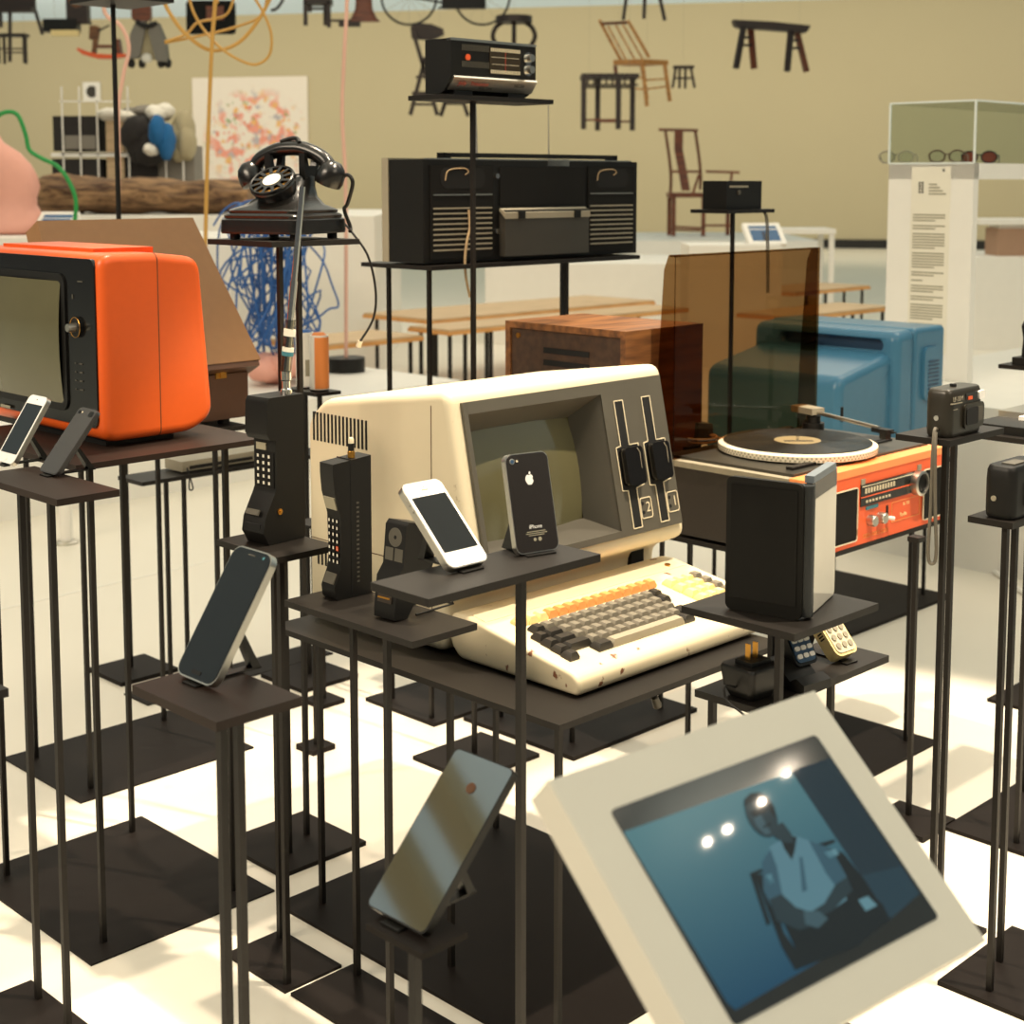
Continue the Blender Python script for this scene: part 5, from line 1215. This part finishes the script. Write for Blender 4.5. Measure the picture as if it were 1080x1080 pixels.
bt.tube(smooth_path([D(x, y, 6.8) for x, y in ((318, 250), (340, 275), (350, 300), (357, 322), (347, 326), (335, 335), (315, 345), (280, 350), (262, 340))], 6), .005, 6)
bt.tube(smooth_path([D(x, y, 6.8) for x, y in ((225, 238), (236, 222), (250, 214), (262, 222), (250, 235))], 6), .005, 6)
bt.tube(smooth_path([V(D(338, 360, 6.8)), V(D(333, 384, 6.8)), V((D(333, 384, 6.8).x, 6.8, .305))], 5), .012, 6)
tag(bt.build('cable_tangle', 'cord_blu'), 'tangle of thin blue cable standing on the low white plinth', 'cable')
q = W(292, 405, .30); t = MB()
for i in range(9): t.ell((q.x+random.uniform(-.13, .10), q.y+random.uniform(-.1, .2), .30+.055+random.uniform(0, .05)), (.08, .07, .055), 8, .12)
tag(t.build('crumpled_cloth', 'pink', smooth=80), 'crumpled pink cloth on the low white plinth under the blue tangle', 'cloth')
p = D(42, 224, 9.9); s = 9.9/FPX; t = thing('log', 'long weathered brown log lying on the wide white plinth', 'log', V((p.x, p.y, 1.0005)), 0)
rings = []; n = 18
for i in range(24):
    x = i/23*225*s; hh = (42 if i < 4 else 40-.25*i)*s; tap = .62 if i == 0 else 1
    rings.append([(x-.02*(i == 0), .22*math.cos(2*math.pi*k/n)*tap*(1+.12*random.uniform(-1, 1)), max(0, hh*.5+hh*.5*math.sin(2*math.pi*k/n)*tap*(1+.10*math.sin(i*.8+k)))) for k in range(n)])
MB().loft(rings).build('trunk', 'log', t, smooth=50)
MB().box((.02*1, -.10, -.0), (.26, .1, .03)).build('wedge', 'wood_dk', t)
def cloth(label, px, py, rx, ry, m, Y=10.6, k=3):
    p = D(px, py, Y); s = Y/FPX; mb = MB()
    for i in range(k): mb.ell((random.uniform(-.5, .5)*rx*s, random.uniform(-.05, .05), random.uniform(-.4, .4)*ry*s), (rx*s*.7, .13, ry*s*.75), 9, .10)
    o = mb.build('folded_cloth', m, smooth=80); o.location = p; tag(o, label, 'cloth', 'heap of cloth behind the log')
p = D(60, 190, 10.75); s = 10.75/FPX
t = thing('storage_rack', 'pale wire rack packed with dark boxes behind the log', 'rack', V((p.x, p.y, 1.0005)), 0)
zz = lambda py: (p.z-1.0)+(190-py)*s
mb = MB()
for x in (12, 30, 48, 80, 118, 136): mb.box((x*s, -.12, 0), (x*s+.010, -.11, zz(94 if x < 90 else 150)))
for y in (110, 163): mb.box((10*s, -.12, zz(y)), (84*s, -.112, zz(y)+.010))
mb.box((-.0, -.12, zz(166)), (98*s, .22, zz(162))).build('wire_frame', 'white', t)
MB().box((0, -.1, 0), (50*s, .2, zz(168)), .01).build('lower_bin', 'fab_d', t); MB().box((2*s, -.1, zz(160)), (48*s, .2, zz(124)), .02).build('upper_bin', 'fab_d', t)
MB().box((14*s, -.108, zz(158)), (46*s, -.102, zz(144))).build('grey_card', 'fab_g', t)
MB().box((56*s, -.08, 0), (74*s, .2, zz(128)), .01).build('wooden_upright', 'wood_tab', t); MB().box((76*s, -.09, 0), (108*s, .2, zz(166)), .02).build('dark_bin', 'fab_d', t)
MB().box((100*s, -.05, 0), (146*s, .25, zz(154)), .03).build('grey_bale', 'fab_g', t)
cloth('dark blue and black cloth high in the heap behind the log', 149, 150, 24, 26, 'fab_d', 10.6, 5)
cloth('bright blue cloth hanging down the heap behind the log', 170, 144, 11, 22, 'fab_b', 10.42, 5)
cloth('white cloth topping the heap, left part', 126, 120, 20, 8, 'fab_w', 10.7, 4)
cloth('white cloth topping the heap, right part', 166, 120, 14, 11, 'fab_w', 10.7, 4)
cloth('grey-blue cloth between the two white cloths of the heap', 146, 120, 18, 9, 'fab_g', 10.8, 4)
cloth('khaki cloth at the right of the heap beside the painting', 192, 146, 15, 26, 'fab_k', 10.7, 5)
cloth('small white cloth low in the heap under the bright blue cloth', 160, 160, 8, 8, 'fab_w', 10.35)
# ------------------------------------------------------------------ things on and before the back wall
def onwall(px, py, off): return OnPlane(px, py, wall_a+wn*off, wn)
def wframe(px, py, off=.02): return frame(onwall(px, py, off), wdir, (0, 0, 1))
sw = (onwall(327, 140, .02)-onwall(206, 140, .02)).length/121
pm = mat('blossom_painting', (240, 230, 216), .8, var=.02); nt = pm.node_tree; b = nt.nodes['Principled BSDF']; cur = b.inputs['Base Color'].links[0].from_socket
tc = nt.nodes.new('ShaderNodeTexCoord'); sep = nt.nodes.new('ShaderNodeVectorMath'); sep.operation = 'DISTANCE'; sep.inputs[1].default_value = (.55, .45, 0)
mpp = nt.nodes.new('ShaderNodeMapping'); mpp.inputs['Scale'].default_value = (1, 1, 0); nt.links.new(tc.outputs['Generated'], mpp.inputs[0]); nt.links.new(mpp.outputs[0], sep.inputs[0])
rg = nt.nodes.new('ShaderNodeMapRange'); rg.inputs[1].default_value = .48; rg.inputs[2].default_value = .34; nt.links.new(sep.outputs['Value'], rg.inputs[0])
for sc_, colr, lo in ((2.6, (238, 160, 140), .56), (4.4, (236, 186, 116), .60), (5.2, (142, 166, 108), .65), (4.0, (186, 180, 184), .60), (6, (228, 140, 116), .62)):
    n = nt.nodes.new('ShaderNodeTexNoise'); n.inputs['Scale'].default_value = sc_*1.6; n.inputs['Detail'].default_value = 2; n.noise_dimensions = '4D'; n.inputs['W'].default_value = sc_*7
    nt.links.new(tc.outputs['Object'], n.inputs['Vector']); mr = nt.nodes.new('ShaderNodeMapRange'); mr.inputs[1].default_value = lo-.02; mr.inputs[2].default_value = lo+.03
    nt.links.new(n.outputs['Fac'], mr.inputs[0]); mu = nt.nodes.new('ShaderNodeMath'); mu.operation = 'MULTIPLY'; nt.links.new(mr.outputs[0], mu.inputs[0]); nt.links.new(rg.outputs[0], mu.inputs[1])
    mx = nt.nodes.new('ShaderNodeMix'); mx.data_type = 'RGBA'; mx.inputs[7].default_value = lin(colr); nt.links.new(mu.outputs[0], mx.inputs[0]); nt.links.new(cur, mx.inputs[6]); cur = mx.outputs[2]
nt.links.new(cur, b.inputs['Base Color'])
o = MB().box((0, 0, 0), (121*sw, 112*sw, .04)).build('painting', pm); o.matrix_world = frame(onwall(206, 202, .0), wdir, (0, 0, 1)) @ Matrix.Translation((0, 0, .002)); tag(o, 'large white painting dotted with pink and orange blossoms, on the back wall', 'painting')
o = MB().box((0, 0, 0), (19*sw, 19*sw, .05)).build('framed_picture', 'white'); o.matrix_world = frame(onwall(89, 107, 0), wdir, (0, 0, 1)) @ Matrix.Translation((0, 0, .002)); tag(o, 'small white picture with a dark disc, on the wall above the storage rack', 'picture')
MB().cyl((10*sw, 9.5*sw, .049), (10*sw, 9.5*sw, .056), 6*sw, n=24).build('dark_disc', 'ink_dk', o)
YH = 16.5; sh_ = YH/FPX
def hang(name, label, cat, px, py, wires=(0,), top=0, Y=YH):           # a thing hung on fine wires from the ceiling
    P = D(px, py, Y); t = thing(name, label, cat, P, 0, 'furniture hung in the air')
    for x in wires: MB().box((x*sh_-.001, -.001, top*sh_), (x*sh_+.001, .001, CEIL-P.z)).build('hanging_wire', 'grey', t)
    return t
SM_ = Matrix.Scale(sh_, 4)
def bars(segs, w=4, t=4):
    mb = MB(SM_)
    for s_ in segs:
        (x0, y0), (x1, y1), *r = s_; d0, d1 = (r[0] if len(r) > 0 else 0), (r[1] if len(r) > 1 else (r[0] if r else 0)); ww = r[2] if len(r) > 2 else w
        mb.bar((x0, d0, y0), (x1, d1, y1), ww, ww if len(r) > 2 else t)
    return mb
# folding chair
t = hang('folding_chair', 'black folding chair hanging in the air, partly hidden by the transistor radio', 'chair', 464, 123, (-16, 0), 90)
MB(SM_).prism([(-30, 92), (-29, 80), (-8, 78), (5, 84), (4, 90), (-8, 95), (-22, 96)], -3, 3, 'y', .004).build('backrest', 'wood_blk', t)
bars([((-27, 88), (-2, 1), -14)], 5).build('leg', 'wood_blk', t); bars([((-14, 60), (-30, 1), -14)], 5).build('leg', 'wood_blk', t); bars([((2, 80), (29, 1), 14)], 5).build('leg', 'wood_blk', t); bars([((14, 40), (0, 1), 14)], 5).build('leg', 'wood_blk', t)
MB(SM_).box((-28, -16, 21), (24, 16, 25), .004).build('seat', 'wood_blk', t); bars([((-28, 12), (-6, 12), -14), ((2, 14), (24, 14), 14), ((-24, 40), (-14, 40), -14)], 2.5, 2.5).build('stretcher', 'wood_blk', t)
# round stool
t = hang('round_stool', 'black round stool with curved legs hanging behind the transistor radio', 'stool', 542, 52, (0,), 34)
MB(SM_).lathe([(0, 27), (19, 27), (19, 34), (0, 35)], n=24).build('seat', 'wood_blk', t)
for x, d in ((-19, 0), (19, 0), (0, -14), (0, 14)): MB(SM_).tube(smooth_path([(x*.6, d*.6, 28), (x, d, 22), (x*1.15, d*1.1, 12), (x*.8, d*.8, 0)], 4), 2.4).build('leg', 'wood_blk', t)
# bamboo chair
t = hang('bamboo_chair', 'golden bamboo chair with a tall slanting back hanging in the air', 'chair', 672, 113, (-20, 10), 60, 17.2)
for s_, d in (((-41, 95), 22), ((-12, 91), -22)): pass
bars([((-41, 95), (-15, 48), 16)], 3.2, 3.2).build('back_stile', 'bamboo', t); bars([((-12, 91), (11, 52), -16)], 3.2, 3.2).build('back_stile', 'bamboo', t)
bars([((-38, 91), (-11, 89), 16, -16)], 3, 3).build('top_rail', 'wood_red', t)
bars([((-32, 88), (-10, 48), 9, 9), ((-24, 88), (-2, 49), 0, 0), ((-17, 88), (5, 50), -9, -9)], 1.8, 1.8).build('back_slats', 'bamboo', t)
MB(SM_).prism([(-27, -8), (4, -20), (33, -4), (8, 18), (-10, 18)], 45, 50).build('seat', 'bamboo', t)
for p_, q_, d in (((-24, 45), (-19, 2), 4), ((4, 45), (9, 0), -18), ((29, 46), (35, 6), -4), ((6, 46), (12, 10), 16)): bars([(p_, q_, d)], 4, 4).build('leg', 'bamboo' if p_[0] > -20 else 'wood_red', t)
bars([((6, 18), (32, 22), -17, -4), ((-21, 34), (6, 30), 3, -18), ((7, 28), (31, 30), -18, -4), ((-21, 22), (7, 18), 3, -18)], 1.8, 1.8).build('stretcher', 'bamboo', t)
# square table-stool
t = hang('square_stool', 'dark square stool with a pierced apron hanging beside the bamboo chair', 'stool', 642, 137, (-20, 20), 54, 15.7)
MB(SM_).box((-28, -22, 50), (28, 22, 54)).build('seat', 'wood_blk', t); bars([((-27, 43), (27, 43), -20), ((-27, 43), (27, 43), 20)]+[((x, 43), (x, 50), -20) for x in range(-22, 24, 6)], 2, 2).build('apron', 'wood_blk', t)
for x, d in ((-26, -20), (-10, 20), (8, -20), (25, 20)): bars([((x, 50), (x, 0), d)], 5, 5).build('leg', 'wood_blk', t)
bars([((-26, 9), (8, 9), -20), ((-10, 9), (25, 9), 20)], 2, 2).build('stretcher', 'wood_red', t)
t = hang('low_stool', 'tiny dark stool hanging just right of the bamboo chair', 'stool', 720, 93, (0,), 22)
MB(SM_).box((-10, -6, 20), (11, 6, 23)).build('seat', 'wood_blk', t)
for x, x2, d in ((-8, -11, -4), (8, 12, -4), (-3, -3, 4), (3, 3, 4)): bars([((x, 20), (x2, 0), d)], 2.5, 2.5).build('leg', 'wood_blk', t)
bars([((-9, 10), (10, 10), -4)], 2, 2).build('stretcher', 'wood_blk', t)
t = hang('bench', 'dark narrow wooden bench with splayed legs, alone on the right', 'bench', 812, 76, (-30, 30), 50)
MB(SM_).prism([(-40, 53), (-38, 47), (-34, 45), (36, 40), (39, 44), (40, 47), (0, 51)], -8, 8, 'y', .004).build('seat', 'wood_blk', t)
for p_, q_, d, d2 in (((-29, 46), (-37, 3), -6, -10), ((-20, 46), (-15, 4), 6, 10), ((20, 42), (16, 0), -6, -10), ((28, 43), (40, 1), 6, 10)): bars([(p_, q_, d, d2)], 5, 5).build('leg', 'wood_blk' if d < 0 else 'wood_red', t)
bars([((-31, 35), (-18, 36), -7, 7), ((-33, 27), (-17, 28), -8, 8), ((19, 32), (31, 33), -7, 7), ((18, 24), (34, 25), -8, 8)], 2.5, 2.5).build('rung', 'wood_blk', t)
t = hang('tall_stool', 'three dark stool legs hanging above the bamboo chair at the picture top', 'stool', 679, 21, (0,), 33, 16.2)
MB(SM_).lathe([(0, 29), (20, 29), (20, 33), (0, 33)], n=20).build('seat', 'wood_blk', t)
for x, x2, d in ((-17, -21, 0), (0, -1, -12), (15, 22, 6)): bars([((x, 30), (x2, 0), d)], 3.5, 3.5).build('leg', 'wood_blk', t)
# bicycle
t = hang('bicycle', 'black bicycle hanging at the picture top above the transistor radio', 'bicycle', 470, 27, (-20, 20), 60, 17.4)
for x in (-40, 40):
    wmb = MB(SM_).tube([(x+30*math.cos(2*math.pi*i/40), 0, 31+30*math.sin(2*math.pi*i/40)) for i in range(40)], 1.3, 6, True)
    wl = wmb.build('wheel', 'black', t); sp_ = MB(SM_)
    for i in range(12): sp_.bar((x, 0, 31), (x+29*math.cos(math.pi*i/6), 0, 31+29*math.sin(math.pi*i/6)), .35)
    sp_.build('spokes', 'grey', wl)
bars([((-40, 31), (-14, 66)), ((-14, 66), (26, 66)), ((26, 66), (40, 31)), ((-8, 60), (0, 24)), ((0, 24), (26, 60)), ((0, 24), (-40, 31))], 2.2, 2.2).build('frame', 'black', t)
MB(SM_).box((-4, -5, 18), (44, 5, 30), .01).build('carrier_box', 'black', t); bars([((-8, 18), (8, 26))], 2, 2).build('crank', 'black', t)
# left group
t = hang('desk_chair', 'black chair with a broad back hanging at the top left corner', 'chair', 22, 66, (-10, 12), 70)
MB(SM_).box((-22, -2, 54), (17, 3, 68), .004).build('backrest', 'wood_blk', t); MB(SM_).box((-20, -14, 51), (17, 3, 55)).build('seat', 'wood_blk', t)
for p_, q_, d in (((-6, 54), (-8, 0), -10), ((16, 54), (23, 29), 2), ((-20, 52), (-20, 36), 2)): bars([(p_, q_, d)], 3, 3).build('leg', 'wood_blk', t)
t = hang('low_stool', 'small dark stool hanging under the black broad-backed chair', 'stool', 14, 67, (12,), 30, 16.9)
MB(SM_).box((-16, -8, 28), (16, 8, 31)).build('seat', 'wood_blk', t)
for x, d in ((-13, -6), (14, -6), (-11, 6), (12, 6)): bars([((x, 28), (x, 0), d)], 2.5, 2.5).build('leg', 'wood_blk', t)
bars([((-13, 15), (14, 15), -6), ((-12, 12), (13, 12), 6)], 1.5, 1.5).build('stretcher', 'wood_blk', t)
t = hang('radio_case', 'black box with a cream keyboard tray hanging left of the rocking horse', 'box', 66, 34, (-8,), 13)
MB(SM_).box((-18, -8, 0), (17, 8, 13), .01).build('body', 'black', t); MB(SM_).box((-8, -14, -5), (20, -6, 1), .01).build('tray', 'key_c', t)
t = hang('wall_clock', 'dark wooden clock case with a round face hanging at the picture top', 'clock', 83, 25, (0,), 36)
MB(SM_).box((-11, -6, 0), (11, 6, 40), .01).build('case', 'wood_blk', t); MB(SM_).cyl((0, -6, 24), (0, -7, 24), 8).build('dial', 'wood', t); MB(SM_).box((-12, -7, 0), (12, 7, 2)).build('plinth', 'wood_blk', t)
t = hang('rocking_horse', 'wooden rocking horse on red rockers hanging left of the pink cord', 'rocking horse', 109, 62, (0,), 18)
MB(SM_).prism([(-26, 9), (-20, 4), (-6, 0), (10, 0), (25, 2), (24, 5), (8, 4), (-6, 5), (-18, 8), (-25, 11)], -6, 6, 'y').build('rocker', 'orange_red', t)
MB(SM_).prism([(-12, 3), (-8, 3), (-4, 22), (-2, 32), (-6, 34), (-13, 34), (-14, 20), (-10, 19)], -2, 2, 'y').build('head', 'wood', t); MB(SM_).prism([(12, 3), (20, 3), (18, 20), (13, 20)], -5, 5, 'y').build('backrest', 'wood_red', t)
MB(SM_).box((-6, -5, 11), (14, 5, 14)).build('seat', 'wood_red', t); bars([((-4, 28), (8, 34), -3)], 1.5, 1.5).build('handle', 'steel', t)
t = hang('draped_coat', 'grey coat draped over a brown-backed chair, hanging right of the rocking horse', 'coat', 158, 70, (0,), 60)
MB(SM_).prism([(-21, 7), (-9, 9), (-3, 34), (-3, 46), (-12, 45), (-18, 33)], -7, 6, 'y', .02).build('coat_front', 'fab_g', t); MB(SM_).prism([(8, 5), (20, 4), (18, 26), (11, 44), (3, 46), (1, 34)], -7, 6, 'y', .02).build('coat_front', 'fab_g', t)
MB(SM_).prism([(-10, 9), (9, 6), (5, 44), (-6, 44)], -2, 5, 'y', .01).build('coat_back', 'fab_k', t); MB(SM_).tube(smooth_path([(-11, -6, 45), (-4, -8, 41), (4, -8, 41), (10, -6, 44)], 4), 2.6).build('collar', 'fab_d', t)
MB(SM_).rr(-7, 55, 20, 18, 5, -4, 4, 'y', .02).build('chair_back', 'wood_red', t)
for x in (-19, -8, 12, 19): MB(SM_).ell((x, 0, 3), (4, 5, 5), 7, .12).build('dark_cuff', 'fab_d', t)
MB(SM_).ell((-2, -4, 8), (6, 4, 5), 7, .1).build('white_lining', 'fab_w', t)
t = hang('black_bag', 'flat black bag hanging behind the ochre cord loops', 'bag', 223, 36, (0,), 34)
MB(SM_).rr(0, 17, 50, 34, 4, -4, 4, 'y', .02).build('body', 'blackm', t); MB(SM_).box((-4, -5, 14), (14, -3.6, 28)).build('patch', 'wood_red', t)
t = hang('dark_chair', 'black chair legs hanging at the picture top, left of the straight pink cord', 'chair', 336, 30, (0,), 40)
MB(SM_).box((-14, -12, 24), (14, 12, 30)).build('seat', 'wood_blk', t)
for x, d, y in ((-12, -10, 2), (12, -10, 0), (6, 10, 4), (-10, 10, 18)): bars([((x, 26), (x, y), d)], 4, 4).build('leg', 'wood_blk', t)
bars([((-12, 19), (12, 19), -10), ((6, 8), (26, 8), 0)], 2.5, 2.5).build('stretcher', 'wood_blk', t)
t = hang('cloth_figure', 'brown draped cloth piece hanging at the picture top, right of the straight pink cord', 'cloth', 384, 24, (0,), 30)
MB(SM_).loft([[(x*k, y*10, z) for x, y in rrect(0, 0, 1, 1, .3)] for k, z in ((34, 1), (26, 5), (18, 14), (16, 30))]).build('drape', 'wood_red', t, smooth=80); MB(SM_).box((-26, -4, -4), (-4, 4, 3)).build('black_foot', 'wood_blk', t)
t = hang('curved_hook', 'dark curved piece hanging at the picture top beside the ochre cord loops', 'hanging object', 294, 11, (0,), 12)
MB(SM_).tube(smooth_path([(-8, 0, 0), (-2, 0, 2), (4, 0, 10), (5, 0, 16)], 4), 1.6).build('hook', 'wood_blk', t)
# tall-backed armchair standing on its platform
YA = 16.0; sa = YA/FPX; P = D(737, 248, YA); P.z = .6355
t = thing('armchair', 'tall-backed reddish hardwood armchair standing on the white platform', 'chair', P, 0)
SM_ = Matrix.Scale(sa, 4)
bars([((-42, 111), (-1, 110), 14, 10)], 3, 3).build('top_rail', 'wood_red', t)
for p_, q_, d in (((-35, 110), (-29, 45), 14), ((-4, 110), (2, 48), 10)): MB(SM_).tube(smooth_path([(p_[0], d, p_[1]), (p_[0]+4, d, 85), (q_[0]+.5, d, 62), (q_[0], d, q_[1])], 4), 1.6).build('back_stile', 'wood_red', t)
MB(SM_).loft([[(x+dx, d+y, z) for x, y in ((-4.5, -1), (4.5, -1), (4.5, 1), (-4.5, 1))] for dx, d, z in ((-21, 12, 109), (-21, 13, 90), (-17, 12, 70), (-13, 10, 47))]).build('back_splat', 'wood_red', t)
MB(SM_).box((-33, -14, 40), (33, 16, 45), .01).build('seat', 'wood_red', t)
for x, d in ((-30, 13), (3, -12), (32, 12), (-28, -12)): bars([((x, 41), (x, 0), d)], 4, 4).build('leg', 'wood_red', t)
for s_ in (((-29, 67), (2, 67), 12), ((5, 67), (40, 66), -12)): bars([s_], 2.6, 2.6).build('arm_rail', 'wood_red', t)
bars([((32, 66), (30, 45), -12)], 2.5, 2.5).build('arm_post', 'wood_red', t); bars([((-2, 64), (-8, 45), -12)], 2.5, 2.5).build('arm_post', 'wood_red', t); bars([((-30, 10), (3, 8), -12), ((3, 11), (32, 11), -12), ((-30, 6), (3, 5), 12)], 2.2, 2.2).build('stretcher', 'wood_red', t)
